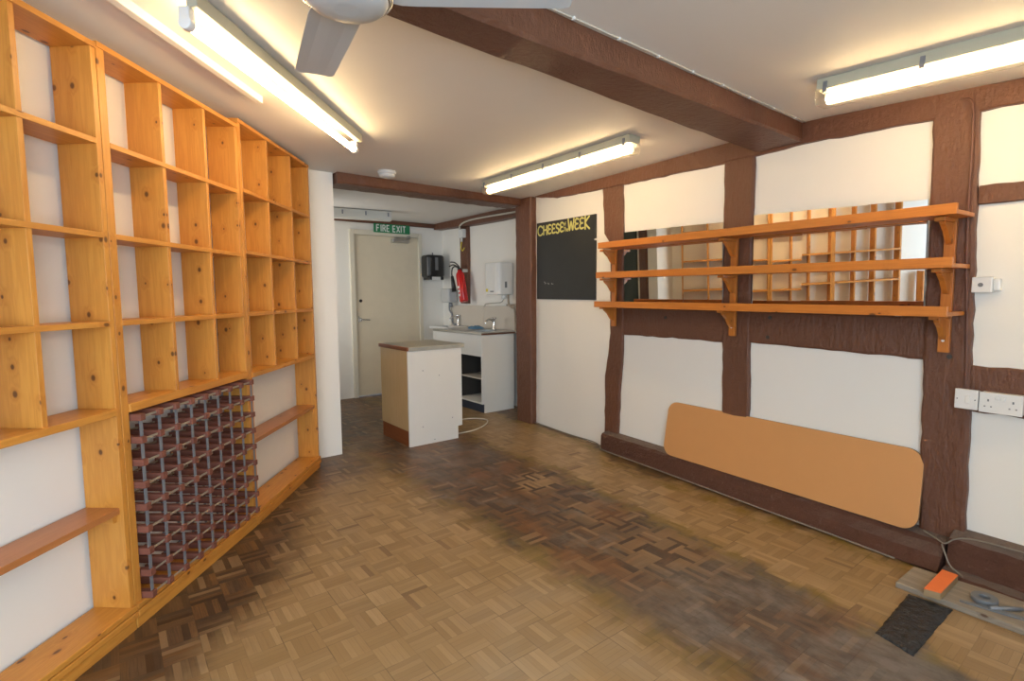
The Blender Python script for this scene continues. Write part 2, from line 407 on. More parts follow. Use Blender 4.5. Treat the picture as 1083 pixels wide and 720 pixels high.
def wall_poly(bm, pts, th, z0=0, z1=2.4):
    """wall of thickness th on the left-hand side of the running polyline (outside the room)"""
    P = [Vector((x, y, 0)) for x, y in pts]; Q = []
    for i, p in enumerate(P):
        d1 = (P[i] - P[i - 1]).normalized() if i > 0 else None
        d2 = (P[i + 1] - P[i]).normalized() if i < len(P) - 1 else None
        n1 = Vector((-d1.y, d1.x, 0)) if d1 else None; n2 = Vector((-d2.y, d2.x, 0)) if d2 else None
        if n1 and n2:
            n = (n1 + n2).normalized(); n = n * (th / max(.35, n.dot(n1)))
        else: n = (n1 or n2) * th
        Q.append(p + n)
    for i in range(len(P) - 1):
        c = [P[i], P[i + 1], Q[i + 1], Q[i]]
        lo = [bm.verts.new((v.x, v.y, z0)) for v in c]; hi = [bm.verts.new((v.x, v.y, z1)) for v in c]
        bm.faces.new(lo); bm.faces.new(hi)
        for k in range(4): bm.faces.new((lo[k], lo[(k + 1) % 4], hi[(k + 1) % 4], hi[k]))
U1 = (Vector((-.580, 1.755, 0)), Vector((.651, .759, 0)).normalized())
U2 = (Vector((.028, 2.463, 0)), Vector((.630, .776, 0)).normalized())
U3 = (Vector((.616, 3.188, 0)), Vector((.597, .802, 0)).normalized())
bm = bm_new(); wall_poly(bm, [(-3.35, -1.2), (-.098, 2.580), (.490, 3.299), (1.179, 4.245)], .12)
wall_poly(bm, [(1.179, 4.232), (1.477, 4.235), (1.477, 4.42)], .1)
struct('wall_left', bm, 'wall')
bm = bm_new(); box(bm, 1.36, 1.477, 4.60, 5.55, 0, 2.4); box(bm, 1.36, 1.477, 6.40, 6.53, 0, 2.4); box(bm, 1.36, 1.477, 5.55, 6.40, 0, .75); box(bm, 1.36, 1.477, 5.55, 6.40, 2.10, 2.4)
struct('wall_passage', bm, 'wall')
bm = bm_new(); box(bm, 1.40, 1.495, 4.44, 4.59, 0, 2.285); tag(obj('timber_post', bm, 'timber', None, .006), 'brown post of the passage, seen only in the leftmost mirror pane', 'timber post')
bm = bm_new(); box(bm, 1.478, 1.50, 4.64, 5.42, .01, 2.02); struct('door_2', bm, 'dark_green', bevel=.003)
bm = bm_new()
for y0, y1, z0, z1 in ((5.55, 5.60, .75, 2.10), (6.35, 6.40, .75, 2.10), (5.60, 6.35, .75, .80), (5.60, 6.35, 2.05, 2.10), (5.95, 5.99, .80, 2.05)): box(bm, 1.40, 1.46, y0, y1, z0, z1)
struct('added_window', bm, 'white_pl')  # unseen window, added so that light reaches the kitchen
# right wall: main run, return behind the post, sink recess
bm = bm_new()
a = WP(-1.82); b_ = WP(3.62)
wall_poly(bm, [(b_.x, b_.y), (a.x, a.y)], .14); struct('wall_right', bm, 'wall')
bm = bm_new(); wall_poly(bm, [(3.80, 6.55), (3.75, 4.26)], .14); struct('wall_sink', bm, 'wall')
bm = bm_new(); wall_poly(bm, [(3.75, 4.26), (b_.x, 4.26)], .06); struct('wall_return', bm, 'wall')
# back wall with door opening
bm = bm_new()
DX0, DX1, DZ = 2.455, 3.465, 2.145
box(bm, 1.3, DX0, 6.53, 6.65, 0, 2.4); box(bm, DX1, 3.95, 6.53, 6.65, 0, 2.4); box(bm, DX0, DX1, 6.53, 6.65, DZ, 2.4)
struct('wall_back', bm, 'wall')
# front wall with the shop window
bm = bm_new()
box(bm, -3.5, -2.9, -1.32, -1.2, 0, 2.4); box(bm, .60, 3.2, -1.32, -1.2, 0, 2.4)
box(bm, -2.9, .60, -1.32, -1.2, 0, .45); box(bm, -2.9, .60, -1.32, -1.2, 2.12, 2.4)
struct('wall_front', bm, 'wall')
bm = bm_new()
for x in (-2.9, -1.75, -.6, .54): box(bm, x, x + .06, -1.30, -1.24, .45, 2.12)
box(bm, -2.9, .60, -1.31, -1.23, .45, .51); box(bm, -2.9, .60, -1.31, -1.23, 2.06, 2.12)
wf = struct('window_1', bm, 'timber')

# door
bm = bm_new()
for x0, x1, z0, z1 in ((DX0, DX0 + .06, 0, DZ), (DX1 - .05, DX1, 0, DZ), (DX0 + .06, DX1 - .05, DZ - .06, DZ)): box(bm, x0, x1, 6.505, 6.60, z0, z1)
fr = struct('trim_1', bm, 'cream_frame', bevel=.004)
bm = bm_new(); box(bm, 2.517, 3.413, 6.535, 6.575, .012, 2.083)
dr = struct('door_1', bm, 'cream', bevel=.003)
bm = bm_new()
lathe(bm, [(.024, 0), (.026, .004), (.02, .01)], seg=20)
for v in bm.verts: v.co = Vector((2.572 + v.co.x, 6.535 - v.co.z, 1.005 + v.co.y))
tube(bm, [(2.572, 6.53, 1.005), (2.572, 6.492, 1.005)], .009); tube(bm, bez([(2.572, 6.49, 1.005), (2.60, 6.486, 1.007), (2.685, 6.488, .998)]), .0085)
box(bm, 2.548, 2.556, 6.527, 6.535, .96, 1.05)
hd = obj('door_handle', bm, 'chrome', dr); hd['label'] = 'chrome lever handle'
bm = bm_new(); tube(bm, [(2.585, 6.536, 1.245), (2.585, 6.525, 1.245)], .02, 16); obj('door_lock', bm, 'black_pl', dr)
bm = bm_new(); box(bm, 3.02, 3.26, 6.46, 6.535, 2.005, 2.055); obj('door_closer', bm, 'steel', dr, .006)
bm = bm_new(); box(bm, 3.06, 3.26, 6.44, 6.455, 2.062, 2.074); box(bm, 3.24, 3.262, 6.44, 6.505, 2.058, 2.10); box(bm, 3.05, 3.08, 6.44, 6.49, 2.05, 2.074); obj('closer_arm', bm, 'steel', dr)

# wall skirting strips in the passage
bm = bm_new(); box(bm, 1.6, 3.78, 6.50, 6.53, 2.235, 2.29); tag(obj('ceiling_strip', bm, 'timber', None, .004), 'thin dark brown timber strip along the ceiling above the door', 'timber beam')

# ------------------------------------------------------------------ painted timbers of the right wall
def jit(a): return random.uniform(-a, a)
def timber_piece(name, left, right, off, label, amp=.004, step=.06, mat='timber', off0=.0, cat='timber beam'):
    """left/right: polylines of (s,z) that bound the visible face; resampled together with small irregularities"""
    n = 0
    def length(P): return sum(math.dist(P[i], P[i + 1]) for i in range(len(P) - 1))
    n = max(4, int(max(length(left), length(right)) / step))
    def samp(P, t):
        L = length(P) * t
        for i in range(len(P) - 1):
            d = math.dist(P[i], P[i + 1])
            if L <= d or i == len(P) - 2:
                k = min(1, L / d if d else 0); return (P[i][0] + (P[i + 1][0] - P[i][0]) * k, P[i][1] + (P[i + 1][1] - P[i][1]) * k)
            L -= d
    bm = bm_new(); rows = []
    for i in range(n + 1):
        t = i / n; a = samp(left, t); b = samp(right, t)
        e = amp if 0 < i < n else 0
        a = (a[0] + jit(e), a[1] + jit(e)); b = (b[0] + jit(e), b[1] + jit(e))
        row = []
        for k, w in enumerate((0, 0, .06, .5, .94, 1, 1)):
            s = a[0] + (b[0] - a[0]) * w; z = a[1] + (b[1] - a[1]) * w
            y = {0: off0, 1: off - .006, 2: off, 3: off + jit(.002), 4: off, 5: off - .006, 6: off0}[k]
            row.append(bm.verts.new((s, y, z)))
        rows.append(row)
    for i in range(n):
        for k in range(6): bm.faces.new((rows[i][k], rows[i][k + 1], rows[i + 1][k + 1], rows[i + 1][k]))
        bm.faces.new((rows[i][0], rows[i + 1][0], rows[i + 1][6], rows[i][6]))
    bm.faces.new(rows[0]); bm.faces.new(rows[-1])
    o = obj(name, bm, mat); on_wall(o); return tag(o, label, cat)
TP = timber_piece
TP('timber_post', [(2.463, 2.17), (2.436, 1.80), (2.365, 1.73), (2.36, 1.18), (2.36, .953), (2.417, .60), (2.417, .13)],
   [(2.235, 2.17), (2.218, 1.72), (2.21, 1.18), (2.21, .90), (2.242, .46), (2.259, .135)], .022, 'narrow brown timber wall post just right of the blackboard, notched at its top left')
TP('timber_post', [(1.319, 2.15), (1.305, 1.2), (1.275, .14)], [(1.112, 2.15), (1.106, 1.2), (1.091, .14)], .022,
   'brown timber wall post in the middle of the wall shelves, between the two mirrors')
TP('timber_post', [(.202, 2.12), (.186, .98), (.160, .14)], [(.033, 2.12), (.004, .98), (-.017, .14)], .032, 'wide brown timber wall post at the right end of the wall shelves')
TP('timber_rail', [(2.235, 1.20), (1.6, 1.195), (1.30, 1.195)], [(2.207, .977), (1.7, .983), (1.297, .98)], .016, 'brown horizontal timber rail under the left half of the wall shelves')
TP('timber_rail', [(1.112, 1.195), (.7, 1.19), (.186, 1.185)], [(1.108, .994), (.7, .985), (.188, .975)], .018, 'brown horizontal timber rail under the right half of the wall shelves')
TP('timber_rail', [(.02, 1.775), (-.4, 1.762), (-1.78, 1.74)], [(.02, 1.692), (-.4, 1.68), (-1.78, 1.66)], .018, 'upper brown timber rail right of the wide wall post')
TP('timber_rail', [(.006, .967), (-.5, .955), (-1.78, .94)], [(.006, .755), (-.5, .757), (-1.78, .75)], .018, 'brown timber rail behind the white sockets at the right edge')
TP('wall_plate_beam', [(3.41, 2.262), (2.98, 2.285), (1.48, 2.285), (.78, 2.272), (-.1, 2.2), (-.6, 2.18), (-1.78, 2.17)],
   [(3.385, 2.25), (3.10, 2.202), (2.46, 2.172), (1.32, 2.142), (.78, 2.145), (.205, 2.112), (-.11, 2.095), (-1.78, 2.06)], .03,
   'long brown timber beam running along the top of the right wall under the ceiling')

for key, pts in (('under the right half', ((.985, 1.035), (.975, 1.155))), ('wide brown timber wall post', ((.082, 1.00),)), ('under the left half', ((1.78, 1.13),))):
    ho = [o for o in COL.objects if key in o.get('label', '')][0]
    y = .034 if 'wide' in key else .020
    for s_, z_ in pts:
        bm = bm_new(); tube(bm, [(s_, y - .006, z_), (s_, y + .002, z_)], .011, 14); obj('peg_hole', bm, 'dark_in', ho)['label'] = 'dark peg hole'
# sill beam, front face battered forward towards the floor
def sill(name, s0, s1, fn, label, n=46):
    bm = bm_new(); rows = []
    for i in range(n + 1):
        s = s0 + (s1 - s0) * i / n
        prof = fn(s); rows.append([bm.verts.new((s, y + (jit(.003) if 0 < k < len(prof) - 1 else 0), z + (jit(.003) if 0 < k < len(prof) - 1 else 0))) for k, (y, z) in enumerate(prof)])
    m = len(rows[0])
    for i in range(n):
        for k in range(m): bm.faces.new((rows[i][k], rows[i][(k + 1) % m], rows[i + 1][(k + 1) % m], rows[i + 1][k]))
    bm.faces.new(rows[0]); bm.faces.new(rows[-1])
    o = obj(name, bm, 'sill'); on_wall(o); return tag(o, label, 'timber beam')
def f1(s):
    k = (2.37 - s) / 2.34
    t = .142 - .012 * k; fb = .10 + .075 * k
    return [(.0, t + .012), (.05, t + .008), (.086, t), (.098, t - .02), (.5 * .1 + fb * .5, .07), (fb, .012), (fb - .01, 0), (.0, 0)]
sill('timber_sill', .035, 2.37, f1, 'worn brown timber sill beam along the foot of the right wall, board resting on it')
def f2(s):
    return [(.0, .192), (.05, .182), (.095, .162), (.105, .14), (.12, .05), (.125, .036), (.18, .03), (.19, .012), (.19, 0), (.0, 0)]
sill('timber_sill', -1.78, .02, f2, 'stepped brown timber sill right of the wide post, cables on it')

# ------------------------------------------------------------------ ceiling beams
def beam(name, pts_bot, z0, top_fn, label):
    """pts_bot: near edge polyline then far edge polyline in plan"""
    near, far = pts_bot; n = 40; bm = bm_new(); rows = []
    for i in range(n + 1):
        t = i / n
        a = Vector(near[0]).lerp(Vector(near[1]), t); b = Vector(far[0]).lerp(Vector(far[1]), t)
        j = (lambda q: jit(q) if 0 < i < n else 0)
        rows.append([bm.verts.new((a.x, a.y + .012 + j(.003), top_fn(a.x, a.y) + .02)), bm.verts.new((a.x, a.y + j(.003), z0 + .012)), bm.verts.new((a.x, a.y + .012, z0 + j(.003))),
                     bm.verts.new((b.x, b.y - .012, z0 + j(.003))), bm.verts.new((b.x, b.y + j(.007), z0 + .012)), bm.verts.new((b.x, b.y + j(.007), top_fn(b.x, b.y) + .02))])
    m = 6
    for i in range(n):
        for k in range(m): bm.faces.new((rows[i][k], rows[i][(k + 1) % m], rows[i + 1][(k + 1) % m], rows[i + 1][k]))
    bm.faces.new(rows[0]); bm.faces.new(rows[-1])
    return tag(obj(name, bm, 'timber'), label, 'ceiling beam')
beam('ceiling_beam', (((-1.9, 1.41), (3.20, 1.41)), ((-1.9, 1.45), (3.215, 1.70))), 2.157, zc, 'big brown timber ceiling beam crossing the room beside the fan')
beam('ceiling_beam', (((1.49, 4.16), (3.33, 4.16)), ((1.49, 4.40), (3.33, 4.40))), 2.19, zc, 'brown timber ceiling beam in front of the sink area, smoke detector beside it')
# free standing post at the end of the blackboard wall
bm = bm_new(); rows = []
for i in range(31):
    z = i / 30 * 2.26
    t = i / 30; ex = .02 * math.sin(t * 3.1) + (.012 if t > .85 else 0)
    x0, x1, y0, y1 = 3.345 - ex * .6 + jit(.003), 3.45, 4.025 - ex * .4 + jit(.003), 4.255
    rows.append([bm.verts.new(p) for p in ((x0 + .012, y0, z), (x1, y0, z), (x1, y1, z), (x0, y1, z), (x0, y0 + .012, z))])
for i in range(30):
    for k in range(5): bm.faces.new((rows[i][k], rows[i][(k + 1) % 5], rows[i + 1][(k + 1) % 5], rows[i + 1][k]))
bm.faces.new(rows[0]); bm.faces.new(rows[-1])
tag(obj('timber_post', bm, 'timber'), 'full height brown timber post between the sink and the blackboard', 'timber post')
# sink wall timbers
bm = bm_new(); prism(bm, [(4.42, 2.18), (5.0, 2.175), (5.6, 2.185), (6.52, 2.215), (6.52, 2.30), (4.42, 2.30)], 3.66, 3.79, 'x')
tag(obj('timber_beam', bm, 'timber', None, .006), 'brown timber beam along the ceiling over the sink wall', 'ceiling beam')
bm = bm_new(); prism(bm, [(5.80, 1.20), (5.965, 1.20), (5.955, 1.7), (5.97, 2.19), (5.79, 2.19), (5.785, 1.8)], 3.735, 3.80, 'x')
tag(obj('timber_post', bm, 'timber', None, .006), 'short dark brown timber post behind the red fire extinguisher', 'timber post')

# ------------------------------------------------------------------ shelving on the left wall
def bookcase(root, d, length, divs, rows_z, top, base, low, label, lw, rw, row_th):
    t = thing('bookcase', label, 'bookcase', root, math.atan2(d.y, d.x), 'pine bookcases along the left wall')
    D = .158
    bobj('side_panel', (0, lw, .008, D, base, top - .02), 'pine_z', t); bobj('side_panel', (length - rw, length, .008, D, base, top - .02), 'pine_z', t)
    for x in divs: bobj('divider', (x - .01, x + .01, .010, D - .002, rows_z[-1] + row_th / 2 - .001, top - .02), 'pine_z', t)
    bobj('top_board', (0, length, .004, D, top - .02, top), 'pine_x', t)
    for i, z in enumerate(rows_z):
        th = row_th if i == len(rows_z) - 1 else .02
        bobj('shelf', (lw, length - rw, .006 if th == .02 else .0, D - .001, z - th / 2, z + th / 2), 'pine_x', t)
    bobj('base_board', (0, length, -.004, D, base - .022, base), 'pine_x', t, .003)
    bm = bm_new(); box(bm, 0, length, .004, .03, 0, base - .022); box(bm, 0, length, -.006, .004, base - .050, base - .026)
    obj('plinth', bm, 'pine_x', t, .003)
    if low:
        bobj('lower_shelf', (lw, length - rw, .022, D, low - .012, low + .012), 'pine_dark_x', t)
        for x0, x1 in ((lw, lw + .02), (length - rw - .02, length - rw)): bobj('batten', (x0, x1, .036, D - .01, low - .045, low - .013), 'pine_y', t)
    return t
bookcase(*U1, .93, (.325, .628), (1.865, 1.53, 1.205, .873), 2.214, .10, .49, 'left pine bookcase nearest the camera, cut by the picture edge, plain low shelf', .022, .022, .026)
bookcase(*U2, .928, (.332, .637), (1.865, 1.53, 1.205, .876), 2.223, .10, None, 'middle pine bookcase with the wine rack standing in its bottom', .036, .028, .034)
bookcase(*U3, 1.03, (.35, .705), (1.885, 1.55, 1.205, .863), 2.258, .088, .475, 'right pine bookcase beside the white wall end, plain low shelf', .03, .022, .026)

t = thing('small_shelf_unit', 'low narrow pine shelf unit seen only in the rightmost mirror pane', 'shelf unit', U1[0] - U1[1] * .70, math.atan2(U1[1].y, U1[1].x))
for x in (0, .40): bobj('side_panel', (x, x + .02, .0, .15, 0, 1.28), 'pine_z', t)
for z in (.08, .45, .85, 1.25): bobj('shelf', (.02, .40, .005, .15, z - .01, z + .01), 'pine_x', t)

# wine rack: 9 x 9 bars running front to back, tied by steel strips
rz2 = math.atan2(U2[1].y, U2[1].x)
wr = thing('wine_rack', 'wine rack of dark wooden bars and grey steel strips inside the middle bookcase', 'wine rack', U2[0] + Vector((0, 0, .10)), rz2)
NX, NZ = 9, 9; X0, X1, Z0, Z1 = .056, .884, .0140, .736
bm = bm_new(); box(bm, -.0135, .0135, 0, .185, -.0135, .0135)
b0 = obj('rack_bar', bm, 'rack_wood', wr, .0015)
first = True
dx = (X1 - X0) / (NX - 1); dz = (Z1 - Z0) / (NZ - 1)
for i in range(NX):
    for k in range(NZ):
        o = b0 if first else b0.copy()
        if not first: COL.objects.link(o); o.parent = wr
        first = False; o.location = (X0 + i * dx, -.032, Z0 + k * dz)
for y in (-.0225, .140):
    bm = bm_new(); box(bm, -.0085, .0085, 0, .0015, Z0 - .004, Z1 + .004); v0 = obj('upright_strip', bm, 'galv', wr); v0.location = (X0, y, 0)
    for i in range(1, NX):
        o = v0.copy(); COL.objects.link(o); o.parent = wr; o.location = (X0 + i * dx, y, 0)
    bm = bm_new(); box(bm, X0, X1, 0, .0014, -.0045, .0045); v0 = obj('cross_strip', bm, 'galv_warm', wr); yy = y + (.0017 if y < 0 else -.002); v0.location = (0, yy, Z0)
    for k in range(1, NZ):
        o = v0.copy(); COL.objects.link(o); o.parent = wr; o.location = (0, yy, Z0 + k * dz)

# ------------------------------------------------------------------ right wall: shelves, mirrors, board, blackboard
ws = thing('wall_shelf', 'long orange pine wall shelf of three boards on brackets, over the mirrors', 'wall shelf', OW, RW)
SH = [(.022, 2.255, 1.659, 1.682), (.026, 2.275, 1.430, 1.455), (.034, 2.295, 1.217, 1.228)]
def sbar(bm, s0, s1, y0, y1, za0, za1, zb0, zb1):
    vs = [bm.verts.new(p) for p in ((s0, y0, za0), (s0, y0, za1), (s0, y1, za0), (s0, y1, za1), (s1, y0, zb0), (s1, y0, zb1), (s1, y1, zb0), (s1, y1, zb1))]
    for f in ((0, 1, 3, 2), (4, 6, 7, 5), (0, 4, 5, 1), (2, 3, 7, 6), (0, 2, 6, 4), (1, 5, 7, 3)): bm.faces.new([vs[i] for i in f])
for s0, s1, zn, zf in SH:
    h = .022
    bm = bm_new(); prism(bm, [(s0 + .002, .036), (.185, .036), (.185, .064), (1.10, .064), (1.12, .036), (1.30, .036), (1.31, .064), (2.19, .064), (2.20, .036), (s1, .036), (s1, .236), (s0 + .002, .236)], zn - h, zn - h + .018, 'z')
    for v in bm.verts: v.co.z += (zf - zn) * (v.co.x - s0) / (s1 - s0)
    obj('shelf_board', bm, 'orange_x', ws, .001)
    bm = bm_new(); sbar(bm, s0, s1, .236, .256, zn - h - .002, zn + h, zf - h - .002, zf + h); obj('front_lip', bm, 'orange_x', ws, .0015)
for sc, zb in ((.103, 1.02), (1.21, 1.03), (2.29, 1.045)):
    bobj('back_post', (sc - .022, sc + .022, .034, .052, zb, 1.66), 'orange_z', ws)
    for s0, s1, zn, zf in SH:
        zz = zn + (zf - zn) * (sc - s0) / (s1 - s0) - .024
        bm = bm_new()
        pts = [(.052, zz - .018), (.155, zz - .018), (.150, zz - .030), (.115, zz - .055), (.085, zz - .095), (.066, zz - .112), (.052, zz - .115)]
        prism(bm, pts, sc - .011, sc + .011, 'x'); box(bm, sc - .02, sc + .02, .052, .185, zz - .017, zz)
        obj('bracket', bm, 'orange_z', ws, .0015)
    bm = bm_new()
    for zz in (zb + .055, 1.352, 1.565):
        tube(bm, [(sc + .002, .048, zz), (sc + .002, .0545, zz)], .006, 10)
    obj('screw', bm, 'white_pl', ws)

def pane(s0, s1, z0a, z1a, z0b, z1b, az0, az1, el, w0, label):
    """slightly bowed mirror sheet between s0 (near) and s1; az0/az1: how far the sheet is turned at its near and far edge, el: lean of the top (degrees)"""
    nx, nz = 24, 24; w = s1 - s0; t0, t1 = math.tan(math.radians(-az0)), math.tan(math.radians(-az1)); te = math.tan(math.radians(el))
    bm = bm_new(); G = []; H = []
    for i in range(nx + 1):
        u = i / nx; s_ = w * u; off = w0 + t0 * s_ + (t1 - t0) * s_ * u / 2; za = z0a + (z0b - z0a) * u; zb = z1a + (z1b - z1a) * u; row = []; row2 = []
        for k in range(nz + 1):
            z = za + (zb - za) * k / nz; o_ = off + te * (z - 1.2)
            row.append(bm.verts.new((s_, o_, z))); row2.append(bm.verts.new((s_, o_ - .002, z)))
        G.append(row); H.append(row2)
    for i in range(nx):
        for k in range(nz):
            f = bm.faces.new((G[i][k], G[i + 1][k], G[i + 1][k + 1], G[i][k + 1])); f.smooth = True
            f = bm.faces.new((H[i][k], H[i][k + 1], H[i + 1][k + 1], H[i + 1][k])); f.smooth = True; f.material_index = 1
    o = obj('mirror', bm, ['mirror', 'greypl']); o.location = WP(s0); o.rotation_euler = (0, 0, RW)
    return tag(o, label, 'mirror')
pane(.205, .452, 1.19, 1.742, 1.195, 1.752, -6.4, -5.3, 1.9, .006, 'rightmost mirror pane behind the wall shelf, next to the wide post')
pane(.456, .785, 1.20, 1.752, 1.205, 1.768, -5.2, -3.0, 1.9, .006, 'mirror pane behind the wall shelf, middle of the three right of the middle post')
pane(.789, 1.090, 1.205, 1.768, 1.21, 1.782, -2.7, -1.0, 1.4, .012, 'mirror pane behind the wall shelf, just right of the middle post')
pane(1.308, 1.615, 1.21, 1.765, 1.215, 1.775, -1.1, -1.3, 1.8, .018, 'mirror pane behind the wall shelf, just left of the middle post')
pane(1.619, 2.19, 1.215, 1.775, 1.22, 1.79, -.9, .6, 1.8, .022, 'leftmost mirror pane behind the wall shelf, next to the narrow post')

# leaning tan board
def rr_pts(w, h, r, n=10):
    out = []
    for cx, cy, a0 in ((w - r, r, -90), (w - r, h - r, 0), (r, h - r, 90), (r, r, 180)):
        for i in range(n + 1):
            a = math.radians(a0 + 90 * i / n); out.append((cx + r * math.cos(a), cy + r * math.sin(a)))
    return out
bm = bm_new(); Wd, Hd = 1.57, .385
P = rr_pts(Wd, Hd, .072); lean = math.atan2(.075, .365)
A = []; B = []
for x, y in P:
    t = x / Wd
    s = .145 + x + .012 * (y / Hd); z0 = .138; z = z0 + y * math.cos(lean) + (.012 * (1 - t) * y / Hd)
    yo = .098 - y * math.sin(lean)
    A.append(bm.verts.new((s, yo, z))); B.append(bm.verts.new((s, yo - .016, z - .002)))
n = len(P)
f = bm.faces.new(A); f.material_index = 0; f = bm.faces.new(B); f.material_index = 1
for i in range(n): f = bm.faces.new((A[i], A[(i + 1) % n], B[(i + 1) % n], B[i])); f.material_index = 1
o = obj('tabletop_board', bm, ['hardboard', 'hardboard_edge'], None, .002); on_wall(o)
tag(o, 'tan rounded board leaning against the right wall on the timber sill', 'board')

# blackboard with hand lettering
GL = {
 'C': [[(.95, .82), (.7, .98), (.3, .95), (.05, .6), (.08, .28), (.35, .02), (.75, .05), (.95, .2)]],
 'H': [[(.1, 1), (.1, 0)], [(.1, .5), (.88, .54)], [(.9, 1), (.9, 0)]],
 'E': [[(.92, .93), (.4, 1.), (.1, .75), (.35, .53), (.75, .52)], [(.35, .53), (.05, .3), (.3, .02), (.92, .08)]],
 'S': [[(.9, .85), (.55, 1), (.15, .82), (.2, .6), (.75, .42), (.85, .18), (.5, 0), (.05, .12)]],
 'W': [[(.0, 1), (.22, 0), (.5, .75), (.78, 0), (1, 1)]],
 'K': [[(.12, 1), (.12, 0)], [(.9, .98), (.15, .48), (.92, 0)]],
 'o': [[(.5, .9), (.1, .5), (.5, .1), (.9, .5), (.5, .9)]],
 'f': [[(.9, 1), (.4, .9), (.4, 0)], [(.1, .55), (.8, .55)]],
 't': [[(.5, 1), (.5, 0)], [(.1, .75), (.9, .75)]],
 'h': [[(.1, 1), (.1, 0)], [(.1, .5), (.6, .6), (.8, .4), (.8, 0)]],
 'e': [[(.1, .45), (.85, .5), (.5, .85), (.1, .45), (.4, .05), (.9, .15)]],
 'F': [[(.1, 0), (.1, 1)], [(.1, .95), (.85, .95)], [(.1, .52), (.72, .52)]],
 'I': [[(.5, 0), (.5, 1)]],
 'R': [[(.1, 0), (.1, 1)], [(.1, .95), (.6, .95), (.82, .74), (.6, .5), (.1, .5)], [(.5, .5), (.9, 0)]],
 'X': [[(.05, 0), (.95, 1)], [(.05, 1), (.95, 0)]],
 'T': [[(.5, 0), (.5, 1)], [(.02, .95), (.98, .95)]],
 'e2': [[(.1, 0), (.1, 1)], [(.1, .95), (.85, .95)], [(.1, .5), (.75, .5)], [(.1, .05), (.85, .05)]],
 '~': [[(0, .6), (.25, 1), (.3, .1), (.5, .7), (.6, .2), (1, .5)]],
}
def strokes(bm, items, put, w, rnd=True, lift=0):
    """items: (glyph, x, y, width, height); put maps plane coords to 3D"""
    k = 0
    for g_, x, y, wd, ht in items:
        for st in GL[g_]:
            P = [Vector((x + a * wd, y + b * ht)) for a, b in st]
            if rnd and len(P) > 2: P = [Vector((q.x, q.y)) for q in bez([(p.x, p.y, 0) for p in P], 4)]
            for i in range(len(P) - 1):
                d = P[i + 1] - P[i]
                if d.length < 1e-6: continue
                d.normalize(); nn = Vector((-d.y, d.x)) * w / 2; ex = d * (w * .12 if rnd else w * .0)
                k += 1; e = lift + (k % 7) * .00008
                q = [P[i] - nn - ex, P[i + 1] - nn + ex, P[i + 1] + nn + ex, P[i] + nn - ex]
                bm.faces.new([bm.verts.new(put(v.x, v.y, e)) for v in q])
            if rnd:
                for p in P:
                    k += 1; e = lift + (k % 7) * .00008 + .0001
                    bm.faces.new([bm.verts.new(put(p.x + math.cos(a * PI / 4) * w / 2, p.y + math.sin(a * PI / 4) * w / 2, e)) for a in range(8)])
bb = thing('blackboard', 'black chalkboard with yellow CHEESE of the WEEK lettering on the right wall', 'blackboard', OW, RW)
bm = bm_new(); sbar(bm, 2.548, 3.400, .0, .014, 1.257, 1.984, 1.263, 2.002); obj('board', bm, 'chalk', bb, .002)
def putb(x, y, e):   # x runs to the right in view = towards the camera
    return (3.380 - x, .0146 + e, 1.885 + y * .84 + .03 * (-x) / .8)
items = []
x = .0
for ch, w_, yy, hh in (('C', .088, -.005, .105), ('H', .07, .0, .098), ('E', .06, .004, .10), ('E', .058, .006, .10), ('S', .058, .004, .10), ('E', .055, .012, .10)):
    items.append((ch, x, yy, w_, hh)); x += w_ + .006
    x += .004
items += [('o', x - .012, .075, .022, .03), ('f', x + .012, .075, .02, .036), ('t', x - .002, .018, .02, .045), ('h', x + .022, .014, .022, .045), ('e', x + .046, .012, .022, .032)]
x += .066
for ch, w_, yy, hh in (('W', .088, .02, .118), ('E', .062, .022, .11), ('E', .06, .022, .112), ('K', .075, .016, .128)):
    items.append((ch, x, yy, w_, hh)); x += w_ + .012
SXF = .77 / x
small = [it for it in items if it[0] in 'ofthe']; bigs = [it for it in items if it[0] not in 'ofthe']
bm = bm_new(); sc_ = lambda its: [(a, b * SXF, c, d * SXF, e) for a, b, c, d, e in its]
strokes(bm, sc_(bigs), putb, .0185); strokes(bm, sc_(small), putb, .0065)
obj('lettering', bm, 'chalk_yellow', bb)
bm = bm_new(); strokes(bm, [('~', .10, -.565, .045, .03), ('~', .16, -.567, .028, .02), ('~', .215, -.566, .034, .018)], putb, .0035, True); obj('chalk_scribble', bm, 'chalk_white', bb)
bm = bm_new(); tube(bm, [(2.548, .004, 1.77), (2.548, .022, 1.77)], .008, 10); obj('fixing', bm, 'white_pl', bb)

# sockets, switch, thermostat
sw = thing('light_switch', 'white switch plate on the wide brown post, left of the double socket', 'switch', OW, RW)
bobj('back_box', (-.038, .042, .033, .058, .772, .858), 'white_pl', sw, .003); bobj('face_plate', (-.040, .044, .058, .066, .770, .860), 'white_pl', sw, .003)
bobj('rocker', (-.012, .004, .066, .071, .798, .832), 'white_pl', sw, .002)
bm = bm_new(); [tube(bm, [(s, .064, .815), (s, .0668, .815)], .003, 8) for s in (.034, -.030)]; obj('screw', bm, 'greypl', sw)
ds = thing('double_socket', 'white double power socket on the brown rail at the right edge', 'socket', OW, RW)
bobj('back_box', (-.186, -.046, .018, .058, .770, .856), 'white_pl', ds, .003); bobj('face_plate', (-.189, -.043, .058, .066, .767, .858), 'white_pl', ds, .003)
for s in (-.105, -.125): bobj('rocker', (s - .007, s + .007, .066, .071, .825, .845), 'white_pl', ds, .002)
bm = bm_new()
for s in (-.075, -.158):
    box(bm, s - .003, s + .003, .0655, .0667, .818, .828)
    for e in (-.011, .011): box(bm, s + e - .003, s + e + .003, .0655, .0667, .793, .798)
obj('pin_hole', bm, 'greypl', ds)
th = thing('thermostat', 'small white wall box with a grey dial beside the wide brown post', 'wall control', OW, RW)
